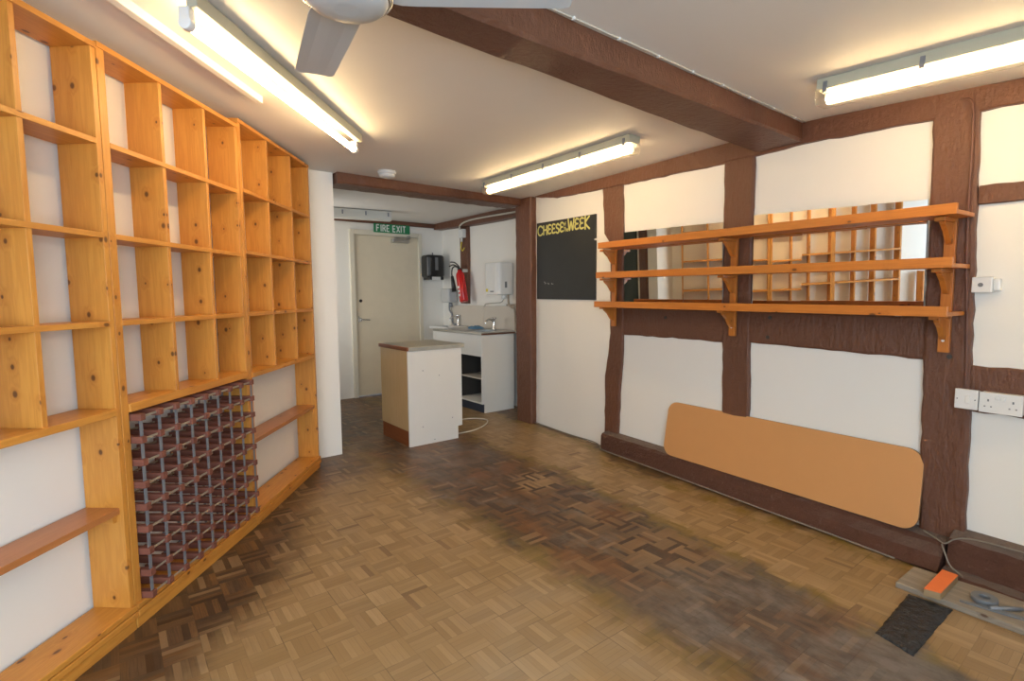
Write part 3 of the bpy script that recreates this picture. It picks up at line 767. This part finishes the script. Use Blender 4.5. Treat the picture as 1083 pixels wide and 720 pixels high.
bobj('body', (-.056, .017, .0, .045, 1.298, 1.368), 'white_pl', th, .005); bobj('side_box', (-.080, -.054, .0, .032, 1.304, 1.360), 'white_pl', th, .008)
bm = bm_new(); tube(bm, [(-.016, .045, 1.333), (-.016, .049, 1.333)], .009, 16); obj('dial', bm, 'greypl', th)

def cable(name, pts, r, mat, label, n=8, cat='cable'):
    bm = bm_new(); tube(bm, bez(pts, n), r, 8); return tag(obj(name, bm, mat), label, cat)
W3 = lambda s, o, z: tuple(WP(s, o, z))
cable('cable', [W3(.10, .037, 2.17), W3(.055, .042, 2.14), W3(.048, .043, 2.0), W3(.046, .042, 1.7), W3(.040, .042, 1.45), W3(.026, .041, 1.2), W3(.016, .040, .95), W3(.014, .040, .87)], .005, 'brownpl', 'brown painted cable running down the wide wall post from the beam')
cable('cable', [W3(.125, .075, .150), W3(.10, .085, .146), W3(.07, .100, .143), W3(.03, .118, .137), W3(.0, .108, .165), W3(-.03, .085, .175), W3(-.1, .07, .182), W3(-.35, .062, .186), W3(-.8, .062, .186)], .0035, 'cabledull', 'pale cable lying on the timber sill around the foot of the wide post')
cable('cable', [W3(3.45, .02, .015), W3(2.9, .03, .012), W3(2.55, .03, .02), W3(2.42, .06, .012), W3(2.34, .112, .012), W3(2.0, .122, .012), W3(1.5, .14, .014), W3(.9, .16, .012), W3(.5, .175, .014), W3(.2, .187, .012)], .0045, 'cabledull', 'thin grey cable along the foot of the right wall and sill', 6)
cable('cable', [W3(.04, .118, .13), W3(.015, .15, .10), W3(-.01, .165, .06), W3(-.05, .175, .04), W3(-.06, .185, .038)], .0035, 'cabledull', 'short loose cable end hanging over the sill at the right post foot')

# ------------------------------------------------------------------ loose things on the floor, bottom right
def at_floor(z, *p): return p
PT = .026
pk = thing('floor_plank', 'grey weathered wooden plank lying on the floor along the sill, bottom right', 'plank', (2.695, .73, 0), -PI / 2 - .03)
bm = bm_new()
prism(bm, [(0, 0), (1.75, 0), (1.75, .20), (.9, .235), (.3, .25), (0, .225)], 0, PT, 'z'); obj('board', bm, 'oldplank', pk, .004)
# block: orange face up
bl = thing('sanding_block', 'bright orange topped block lying on the grey plank', 'block', (2.80, .565, .0262), 0)
BK = [(.110, .052), (.104, -.006), (-.129, .0), (-.142, .055)]
bm = bm_new(); prism(bm, BK, 0, .029, 'z'); obj('body', bm, 'block_side', bl, .002)
bm = bm_new(); prism(bm, BK, .0292, .034, 'z'); f_ = obj('top_face', bm, 'orange_foam', bl, .002); f_['label'] = 'bright orange face'
rl = thing('tape_roll', 'dark grey roll of tape on the plank right of the orange block', 'tape', (2.803, .452, .0264), .3)
bm = bm_new(); pr_ = [(.020, 0), (.042, 0), (.044, .004), (.044, .019), (.042, .022), (.020, .022), (.018, .018), (.018, .004)]
rg = [[bm.verts.new((r * math.cos(2 * PI * k / 36), r * math.sin(2 * PI * k / 36), z)) for k in range(36)] for r, z in pr_]
for i in range(8):
    for k in range(36): f = bm.faces.new((rg[i][k], rg[i][(k + 1) % 36], rg[(i + 1) % 8][(k + 1) % 36], rg[(i + 1) % 8][k])); f.smooth = i not in (0, 4)
obj('tape_ring', bm, 'greypl', rl)
bm = bm_new()
tube(bm, [(2.742, .426, .0344), (2.79, .383, .0344), (2.835, .343, .0344)], [.008, .008, .008], 12)
tag(obj('metal_tube', bm, 'galv'), 'short shiny metal tube on the plank beside the tape roll', 'metal tube')
bm = bm_new(); prism(bm, [(0, 0), (.10, -.008), (.215, -.012), (.22, .012), (.10, .02), (.0, .016)], 0, .006, 'z')
o = obj('metal_strip', bm, 'greypl', None, .001); o.location = (2.722, .515, .0264); o.rotation_euler = (0, 0, math.radians(-78)); tag(o, 'flat grey strip lying on the plank edge by the orange block', 'metal strip')
# black plastic sheet in the missing part of the parquet
bm = bm_new(); c4 = [Vector((2.262, .665)), Vector((2.215, .535)), Vector((2.68, .525)), Vector((2.675, .675))]
nx, ny = 26, 12; gg = []
for i in range(nx + 1):
    row = []
    for j in range(ny + 1):
        a = c4[0].lerp(c4[3], i / nx); b = c4[1].lerp(c4[2], i / nx); p = a.lerp(b, j / ny)
        ed = min(i, nx - i, j, ny - j)
        row.append(bm.verts.new((p.x + jit(.0018), p.y + jit(.0018), .0015 + ((random.random() * .003 + .007 * abs(math.sin(i * .8 + 1.3 * math.sin(j * .9)))) if ed else 0))))
    gg.append(row)
for i in range(nx):
    for j in range(ny): bm.faces.new((gg[i][j], gg[i + 1][j], gg[i + 1][j + 1], gg[i][j + 1])).smooth = True
o = obj('plastic_sheet', bm, 'sheet'); md = o.modifiers.new('Solid', 'SOLIDIFY'); md.thickness = .001; md.offset = 1
tag(o, 'crumpled shiny black plastic sheet filling a gap in the parquet', 'plastic sheet')

# ------------------------------------------------------------------ island cabinet
ic = thing('counter_cabinet', 'free standing white cabinet with grey worktop in front of the sink', 'cabinet', (2.0, 4.05, 0), 0)
bm = bm_new(); prism(bm, [(0, 0), (.49, 0), (.49, .115), (.535, .115), (.535, .832), (0, .832)], 0, .018, 'y'); o = obj('back_panel', bm, 'white_mel', ic, .0012)
bm = bm_new()
for x, z in ((.14, .655), (.30, .60), (.13, .16), (.43, .20), (.245, .03)): tube(bm, [(x, -.001, z), (x, .002, z)], .005, 8)
obj('screw_cap', bm, 'galv', ic)
bobj('side_panel', (0, .018, .0185, .56, .135, .832), 'yellow_z', ic, .001)['label'] = 'pale wood veneered side'
bobj('kick_board', (.004, .016, .0185, .555, .0, .134), 'redwood_y', ic, .001)['label'] = 'reddish brown kick board'
bobj('side_panel', (.517, .535, .0185, .56, .115, .832), 'white_mel', ic, .001)
bobj('carcass', (.02, .515, .02, .555, .116, .830), 'white_mel', ic, .0); bobj('plinth', (.03, .485, .02, .55, 0, .115), 'dark_in', ic, .0)
bobj('worktop', (.004, .56, -.012, .575, .832, .868), 'grey_top', ic, .002)
bobj('edge_strip', (-.012, .003, -.012, .575, .834, .867), 'redwood_y', ic, .003)['label'] = 'reddish brown wooden worktop edge'

# ------------------------------------------------------------------ sink unit
SX, SY0, SY1 = 3.225, 4.73, 5.78
su = thing('sink_cabinet', 'white sink cabinet with open front against the far right wall', 'cabinet', (SX, SY0, 0), 0)
D = 3.745 - SX
bm = bm_new(); prism(bm, [(.035, 0), (.44, 0), (.44, .09), (.445, .09), (.445, .868), (0, .868), (0, .10), (.035, .10)], 0, .018, 'y'); obj('side_panel', bm, 'white_mel', su, .001)
bobj('side_panel', (.005, .50, 1.03, 1.048, .0, .868), 'white_mel', su, .001)
bobj('fascia', (.001, .019, .019, 1.029, .63, .868), 'white_mel', su, .001)
bobj('bottom_board', (.002, .44, .019, 1.029, .10, .118), 'white_mel', su, .001)
bobj('middle_shelf', (.06, .44, .019, .9, .36, .376), 'tile', su, .001)
bobj('back_board', (.44, .45, .019, 1.029, .10, .80), 'dark_in', su, 0)
bobj('plinth', (.03, .042, .0185, 1.029, 0, .10), 'blue_dark', su, .001)['label'] = 'dark blue plinth'
bobj('divider', (.02, .44, .52, .536, .118, .63), 'dark_in', su, .001)
bm = bm_new(); tube(bm, bez([(.16, .14, .66), (.16, .14, .52), (.17, .16, .46), (.22, .22, .45), (.24, .24, .55)]), .02, 12); tube(bm, [(.24, .24, .36 + .017), (.24, .24, .5)], .018, 12)
obj('waste_pipe', bm, 'white_pl', su)
# worktop / steel sink
sk = thing('kitchen_sink', 'worn steel sink top on the white cabinet', 'sink', (SX, SY0, .869), 0)
bm = bm_new()
W_, L_ = .515, 1.06; b1 = (.09, .40, .13, .50); zt = .026
def frame(bm, x0, x1, y0, y1, hx0, hx1, hy0, hy1, z0, z1):
    box(bm, x0, hx0, y0, y1, z0, z1); box(bm, hx1, x1, y0, y1, z0, z1); box(bm, hx0, hx1, y0, hy0, z0, z1); box(bm, hx0, hx1, hy1, y1, z0, z1)
frame(bm, -.012, W_, -.008, L_, *b1, 0, zt)
obj('rim', bm, 'steel', sk, .003)
bobj('edge_strip', (-.010, .455, -.0145, -.0085, .0, .018), 'timber', sk, .001)['label'] = 'dark brown edge strip'
bm = bm_new(); frame(bm, b1[0] , b1[1] , b1[2] , b1[3], b1[0] + .006, b1[1] - .006, b1[2] + .006, b1[3] - .006, -.13, zt - .004); box(bm, b1[0], b1[1], b1[2], b1[3], -.136, -.13); obj('basin', bm, 'steel', sk)
hb = thing('hand_basin', 'small white wall hung hand basin in the corner beyond the sink cabinet', 'basin', (3.42, 5.82, .86), 0)
bm = bm_new(); frame(bm, .0, .325, 0, .44, .04, .26, .05, .39, .0, .042); obj('rim', bm, 'white_pl', hb, .01, 3)
bm = bm_new(); frame(bm, .03, .27, .04, .40, .04, .26, .05, .39, -.12, .0); box(bm, .03, .27, .04, .40, -.135, -.12); obj('bowl', bm, 'white_pl', hb)
# splashback
bm = bm_new(); box(bm, 3.733, 3.749, 4.80, 5.42, .897, 1.175); tag(obj('splashback_panel', bm, 'tile', None, .002), 'beige splashback panel behind the near tap', 'splashback')
bm = bm_new(); box(bm, 3.733, 3.749, 5.425, 6.22, .905, 1.175); tag(obj('splashback_panel', bm, 'tile', None, .002), 'beige splashback panel behind the far tap by the corner', 'splashback')
def tap(x, y, z, label):
    t = thing('tap', label, 'tap', (x, y, z), 0)
    bm = bm_new(); tube(bm, [(0, 0, 0), (0, 0, .015), (0, 0, .09), (0, 0, .12)], [.024, .016, .014, .016], 14); obj('body', bm, 'chrome', t)
    bm = bm_new(); tube(bm, bez([(0, 0, .085), (-.03, 0, .12), (-.08, 0, .125), (-.12, 0, .10), (-.125, 0, .08)]), .0105, 12); obj('spout', bm, 'chrome', t)
    bm = bm_new(); tube(bm, [(0, 0, .12), (0, 0, .135), (0, 0, .15)], [.012, .022, .018], 12)
    tube(bm, [(-.035, 0, .14), (.035, 0, .14)], .006, 8); tube(bm, [(0, -.035, .14), (0, .035, .14)], .006, 8); obj('tap_handle', bm, 'chrome', t)
    return t
tap(3.60, 5.02, .896, 'chrome tap on the steel sink top under the water heater')
tap(3.70, 5.98, .902, 'chrome tap on the white hand basin by the corner')
# blue cloth
bm = bm_new(); random.seed(3); G = []
for i in range(15):
    row = []
    for j in range(11):
        x, y = i / 14, j / 10; ed = min(i, 14 - i, j, 10 - j)
        row.append(bm.verts.new((x * .15 + jit(.006), y * .17 + jit(.006), .002 + (.03 * abs(math.sin(i * .9 + j * 1.3)) * math.sin(PI * x) + .01 * random.random() if ed else 0))))
    G.append(row)
for i in range(14):
    for j in range(10): bm.faces.new((G[i][j], G[i + 1][j], G[i + 1][j + 1], G[i][j + 1])).smooth = True
o = obj('cloth', bm, 'blue_cloth'); o.location = (3.24, 5.12 - .32, .896 + .0005); md = o.modifiers.new('Solid', 'SOLIDIFY'); md.thickness = .002; md.offset = 1
o.location = (3.50, 5.28, .8965); tag(o, 'crumpled blue cloth on the edge of the sink top', 'cloth')
# water heater
wh = thing('water_heater', 'white box water heater on the sink wall, right of the extinguisher', 'water heater', (3.75, 4.84, 1.31), 0)
bm = bm_new(); pts = [(0, 0), (0, .30)]
for i in range(9): a = PI / 2 * i / 8; pts.append((-.15 - .06 * math.sin(a), .24 + .06 * math.cos(a)))
for i in range(9): a = PI / 2 * i / 8; pts.append((-.15 - .06 * math.cos(a), .06 - .06 * math.sin(a)))
pts = [(x - .004, y) for x, y in pts]
prism(bm, pts, 0, .37, 'z'); obj('casing', bm, 'white_pl', wh, .01, 3)
bm = bm_new(); box(bm, -.216, -.2135, .205, .245, .035, .07); obj('label_sticker', bm, 'yellow_lbl', wh)['label'] = 'yellow sticker'
bm = bm_new(); box(bm, -.2155, -.2138, .09, .16, .03, .045); box(bm, -.12, -.09, -.002, .0, .08, .15); obj('badge', bm, 'greypl', wh)
bm = bm_new(); tube(bm, [(-.10, .05, 0), (-.10, .05, -.05)], .028, 14); obj('outlet', bm, 'white_pl', wh)
bm = bm_new(); tube(bm, bez([(-.10, .05, -.05), (-.11, .10, -.09), (-.13, .25, -.10), (-.14, .36, -.11), (-.14, .38, -.14)]), .007, 8); obj('spout_pipe', bm, 'steel', wh)
bm = bm_new(); tube(bm, bez([(3.70, 4.87, 1.31), (3.70, 4.86, 1.20), (3.70, 4.80, 1.16), (3.71, 4.765, 1.13), (3.715, 4.755, .90), (3.715, 4.70, .80), (3.715, 4.68, .4), (3.715, 4.68, .08)]), .011, 10)
tube(bm, [(3.70, 4.90, 1.19), (3.70, 4.74, 1.19)], .009, 8); tag(obj('water_pipe', bm, 'galv_warm'), 'thin water pipe running down the wall right of the sink', 'pipe')
# small water heater / dispenser in the corner
sd = thing('soap_dispenser', 'white box dispenser low in the corner above the hand basin', 'dispenser', (3.765, 6.10, 1.21), 0)
bm = bm_new(); box(bm, -.135, 0, 0, .20, 0, .19); obj('casing', bm, 'translucent', sd, .02, 3)
bm = bm_new(); tube(bm, bez([(-.06, .10, 0), (-.06, .10, -.10), (-.05, .06, -.16), (-.05, .05, -.26), (-.07, -.02, -.29), (-.1, -.12, -.285)]), .012, 8); tube(bm, [(-.06, .06, .0), (-.06, .06, -.06)], .02, 10); obj('pipe', bm, 'galv', sd)
# paper dispenser
pd = thing('paper_dispenser', 'black paper towel dispenser on the back wall right of the door', 'dispenser', (3.435, 6.30, 1.52), 0)
bm = bm_new(); pts = []
for a, b in rr_pts(.275, .22, .06, 6): pts.append((a, b))
prism(bm, [(x, y) for x, y in pts], 0.03, .335, 'z'); obj('casing', bm, 'black_pl', pd, .035, 4)
bm = bm_new(); box(bm, .04, .235, .02, .2, .0, .035); box(bm, .03, .045, .0, .03, .0, .04); box(bm, .23, .245, .0, .03, .0, .04); obj('mouth', bm, 'black_pl', pd, .004)
bm = bm_new(); box(bm, .07, .20, .01, .014, -.005, .04); obj('paper', bm, 'white_pl', pd)['label'] = 'white paper edge'
bm = bm_new(); box(bm, .115, .16, -.003, .0, .13, .30); obj('window_strip', bm, 'greypl', pd, .001)
bm = bm_new(); box(bm, .13, .142, .10, .11, .335, .37); obj('key_tab', bm, 'greypl', pd)
# extinguisher
ex = thing('fire_extinguisher', 'red fire extinguisher with black horn hanging on the dark post by the corner', 'fire extinguisher', (3.63, 5.74, 1.225), 0)
A0 = Vector((0, -.03, 0)); A1 = Vector((0, .085, .44)); ax = (A1 - A0).normalized()
def along(t): return tuple(A0 + ax * t)
bm = bm_new(); tube(bm, [along(t) for t in (0, .012, .34, .375, .40, .42)], [.048, .056, .056, .048, .03, .024], 24); obj('cylinder', bm, 'red', ex)
bm = bm_new(); tube(bm, [along(.42), along(.445)], [.026, .02], 14); tube(bm, [along(.445), along(.47)], .012, 10)
tube(bm, bez([along(.45), tuple(Vector(along(.49)) + Vector((-.05, .04, 0))), tuple(Vector(along(.475)) + Vector((-.06, .13, 0)))]), .009, 8)
tube(bm, bez([along(.47), tuple(Vector(along(.52)) + Vector((-.04, .02, 0))), tuple(Vector(along(.53)) + Vector((-.06, .09, 0)))]), .008, 8); obj('valve', bm, 'black_pl', ex)
bm = bm_new(); tube(bm, bez([along(.44), (-.02, .15, .455), (-.03, .20, .43), (-.03, .215, .37), (-.03, .205, .32)]), .009, 8); obj('hose', bm, 'black_pl', ex)
bm = bm_new(); tube(bm, [(-.03, .207, .33), (-.03, .19, .26), (-.03, .16, .13)], [.018, .026, .032], 14); obj('horn', bm, 'black_pl', ex)
bm = bm_new()
for i in range(3): 
    z = .07 + i * .05; box(bm, -.0575, -.054, -.035 + z * .2, .0 + z * .2, z, z + .03)
obj('label_print', bm, 'white_pl', ex)
bm = bm_new(); box(bm, .03, .11, .05, .09, .38, .42); obj('wall_hook', bm, 'steel', ex)
# junction box + conduit
jb = thing('junction_box', 'small white junction box above the fire extinguisher', 'junction box', (3.70, 5.86, 2.05), 0)
bm = bm_new(); box(bm, -.02, .035, -.05, .05, 0, .11); obj('box', bm, 'white_pl', jb, .004)
bm = bm_new(); tube(bm, [(0, 0, 0), (0, 0, -.05)], .014, 10); obj('gland', bm, 'white_pl', jb)
cable('cable', [(3.655, 5.83, 2.15), (3.645, 5.80, 2.20), (3.64, 5.6, 2.235), (3.64, 5.2, 2.235), (3.64, 4.8, 2.225), (3.64, 4.45, 2.215)], .011, 'cablew', 'white cable along the beam above the sink to the junction box')
cable('cable', [(3.70, 5.86, 2.0), (3.70, 5.88, 1.93), (3.69, 5.83, 1.88), (3.70, 5.80, 1.92)], .006, 'yellow_lbl', 'short loop of yellow and brown wire under the junction box')
# loose white cable on the floor by the cabinet
cable('cable', [(2.50, 4.50, .01), (2.72, 4.60, .008), (2.97, 4.60, .008), (3.08, 4.45, .008), (2.95, 4.28, .008), (2.74, 4.17, .008), (2.56, 4.16, .008)], .0065, 'cablew', 'white cable looping on the floor between the two cabinets')

# FIRE EXIT sign
fs = thing('exit_sign', 'green FIRE EXIT sign above the cream door', 'sign', (2.775, 6.50, 2.125), 0)
bm = bm_new(); box(bm, 0, .51, 0, .004, 0, .118); obj('plate', bm, 'sign_green', fs)
bm = bm_new(); it = []; x = .035
for ch in 'FIRE EXIT':
    if ch == ' ': x += .028; continue
    w_ = .018 if ch == 'I' else .046
    it.append(({'E': 'e2'}.get(ch, ch), x, .017, w_, .084)); x += w_ + .0105
strokes(bm, it, lambda a, b, e: (a, -.0012 - e, b), .0150, False); obj('lettering', bm, 'sign_white', fs)

# ------------------------------------------------------------------ lights
def lightobj(name, kind, loc, rot, energy, col, sx=.1, sy=.1):
    l = bpy.data.lights.new(name, kind); l.energy = energy; l.color = col
    if kind == 'AREA': l.shape = 'RECTANGLE'; l.size = sx; l.size_y = sy
    o = bpy.data.objects.new(name, l); COL.objects.link(o); o.location = loc; o.rotation_euler = rot; return o
def batten(p, q, z, label, lit=True, cover=False, side=0, mat='batten_green', tube_drop=.052, tilt=0.):
    """p,q plan ends; z ceiling height over it"""
    P, Q = Vector((*p, 0)), Vector((*q, 0)); d = Q - P; L = d.length; rz = math.atan2(d.y, d.x)
    t = thing('fluorescent_light', label, 'ceiling light', (P.x, P.y, z), rz, 'fluorescent ceiling lights')
    w = .052 if cover else .018
    bobj('batten', (0, L, -w, w, -.048, .0), mat, t, .004)
    if not cover:
        for x0, x1 in ((.0, .03), (L - .03, L)):
            bm = bm_new(); box(bm, x0, x1, side - .018, side + .018, -.085, -.045)
            tube(bm, [(x0, side, -.048 - tube_drop + .008), (x1, side, -.048 - tube_drop + .008)], .022, 16); obj('lamp_holder', bm, 'white_pl', t, .003)
        bm = bm_new(); tube(bm, [(.03, side, -.048 - tube_drop + .008), (L - .03, side, -.048 - tube_drop + .008)], .0165, 18)
        obj('tube', bm, 'tube' if lit else 'white_pl', t)
    else:
        zt = -.078
        bm = bm_new(); tube(bm, [(.03, 0, zt), (L - .03, 0, zt)], .0165, 18); obj('tube', bm, 'tube' if lit else 'white_pl', t)
        bm = bm_new(); pr = [(-.054, -.046), (-.052, -.085), (-.038, -.108), (.038, -.108), (.052, -.085), (.054, -.046)]
        A = [[bm.verts.new((x, y, zz)) for y, zz in pr] for x in (.0, L)]
        for k in range(5): bm.faces.new((A[0][k], A[0][k + 1], A[1][k + 1], A[1][k]))
        bm.faces.new(A[0]); bm.faces.new(A[1]); obj('diffuser', bm, 'diffuser' if lit else 'white_metal', t)
        for i in range(5):
            x = .04 + (L - .08) * i / 4
            for s in (-1, 1): bobj('clip', (x - .008, x + .008, s * .0555 - .0028, s * .0555 + .0028, -.062, -.018), 'galv', t, .0)
    t.rotation_euler = (0, tilt, rz)
    return t
batten((.270, 2.02), (1.270, 3.150), 2.277, 'lit bare fluorescent tube fitting on the ceiling in front of the bookcases', side=.028)
batten((2.63, 3.75), (2.60, 2.14), 2.266, 'lit fluorescent fitting near the far end of the big beam, over the blackboard', cover=True)
batten((2.60, 1.08), (2.50, -.42), 2.243, 'lit fluorescent fitting at the upper right, nearest the camera', cover=True, tilt=.068)
batten((1.60, 6.0), (2.70, 5.83), 2.285, 'unlit white fluorescent fitting on the ceiling before the fire exit door', lit=False, cover=True, mat='white_metal')
# white trunking above the bookcases
P = Vector((-.25, 1.80, 0)); Q = Vector((.655, 2.87, 0)); d = Q - P
bm = bm_new(); box(bm, 0, d.length, -.016, .016, -.034, 0); o = obj('ceiling_trunking', bm, 'white_pl', None, .002); o.location = (P.x, P.y, 2.283); o.rotation_euler = (0, 0, math.atan2(d.y, d.x))
tag(o, 'thin white trunking strip on the ceiling just above the bookcases', 'trunking')
# smoke detector
sm = thing('smoke_detector', 'round white smoke detector on the ceiling beside the far beam', 'smoke detector', (1.80, 3.93, 2.275), 0)
bm = bm_new(); lathe(bm, [(.072, 0), (.072, -.018), (.068, -.022)], seg=36); obj('base', bm, 'white_pl', sm)
bm = bm_new(); lathe(bm, [(.062, -.022), (.064, -.030), (.058, -.042), (.03, -.05)], seg=36); obj('cover', bm, 'white_pl', sm)
# white cable clipped along the big beam
bm = bm_new(); pts = []
for i in range(36):
    x = .2 + i * (3.17 - .2) / 35; pts.append((x, 1.398 + jit(.003), zc(x, 1.39) - .006 + jit(.002)))
tube(bm, pts, .0032, 6); cb = tag(obj('cable', bm, 'cablew'), 'thin white cable clipped along the near top edge of the big ceiling beam', 'cable')
bm = bm_new()
for i in range(12):
    x = .4 + i * .24; box(bm, x - .004, x + .004, 1.392, 1.404, zc(x, 1.39) - .012, zc(x, 1.39) - .002)
obj('cable_clip', bm, 'white_pl', cb)

# ceiling fan
fc = (.525, 1.358)
fn = thing('ceiling_fan', 'grey white three blade ceiling fan at the top edge of the picture', 'ceiling fan', (fc[0], fc[1], .045), 0)
bm = bm_new(); lathe(bm, [(.03, 1.978), (.065, 1.981), (.092, 1.989), (.103, 2.000), (.105, 2.004)], seg=48); obj('hub_cap', bm, 'fan_grey', fn)
bm = bm_new(); lathe(bm, [(.1055, 2.003), (.114, 2.006), (.117, 2.015), (.114, 2.024), (.1055, 2.026)], seg=48); obj('rim', bm, 'chrome', fn)['label'] = 'bright metal rim'
bm = bm_new(); lathe(bm, [(.118, 2.027), (.118, 2.055), (.095, 2.085), (.04, 2.10), (.02, 2.11)], seg=48); obj('motor', bm, 'fan_grey', fn)
bm = bm_new(); tube(bm, [(0, 0, 2.10), (0, 0, 2.20)], .013, 12); lathe(bm, [(.02, 2.18), (.055, 2.20), (.06, zc(*fc) - .047)], seg=24); obj('down_rod', bm, 'fan_grey', fn)
for az in (9.5, 124.5, 245):
    a = math.radians(az); d = Vector((math.sin(a), math.cos(a), 0)); n_ = Vector((d.y, -d.x, 0))
    bm = bm_new()
    secs = [(.10, .055), (.13, .068), (.17, .070), (.35, .068), (.56, .064), (.575, .058), (.58, .050)]
    T = []; Bt = []
    for r, w in secs:
        rowt = []; rowb = []
        for k in (-1, -.5, 0, .5, 1):
            p = d * r + n_ * (w * k); z = 2.033 + .002 * k - .004 * k * k
            rowt.append(bm.verts.new((p.x, p.y, z + .003))); rowb.append(bm.verts.new((p.x, p.y, z - .0005 - (.0015 if k == 0 else 0))))
        T.append(rowt); Bt.append(rowb)
    for i in range(len(secs) - 1):
        for k in range(4):
            bm.faces.new((T[i][k], T[i][k + 1], T[i + 1][k + 1], T[i + 1][k])); bm.faces.new((Bt[i][k], Bt[i + 1][k], Bt[i + 1][k + 1], Bt[i][k + 1]))
        for k in (0, 4): bm.faces.new((T[i][k], T[i + 1][k], Bt[i + 1][k], Bt[i][k]))
    for i in (0, -1):
        for k in range(4): bm.faces.new((T[i][k], T[i][k + 1], Bt[i][k + 1], Bt[i][k]))
    obj('blade', bm, 'fan_grey', fn)

# ------------------------------------------------------------------ daylight through the shop window, plus an added passage fill lamp
lightobj('window_daylight', 'AREA', (-1.15, -1.36, 1.30), (math.radians(90), 0, 0), 180, (.70, .85, 1.), 3.4, 1.6)
lightobj('added_passage_fill', 'AREA', (1.34, 5.975, 1.43), (0, math.radians(-90), 0), 14, (1., .95, .87), 1.25, .8)  # fill lamp added to brighten the kitchen, behind the added passage window
w = bpy.data.worlds.new('world'); SC.world = w; w.use_nodes = True
w.node_tree.nodes['Background'].inputs[0].default_value = (.66, .82, 1., 1); w.node_tree.nodes['Background'].inputs[1].default_value = 1.0

vs = SC.view_settings
vs.view_transform = 'Standard'; vs.look = 'None'; vs.gamma = 1; vs.exposure = 0.0; vs.use_curve_mapping = False
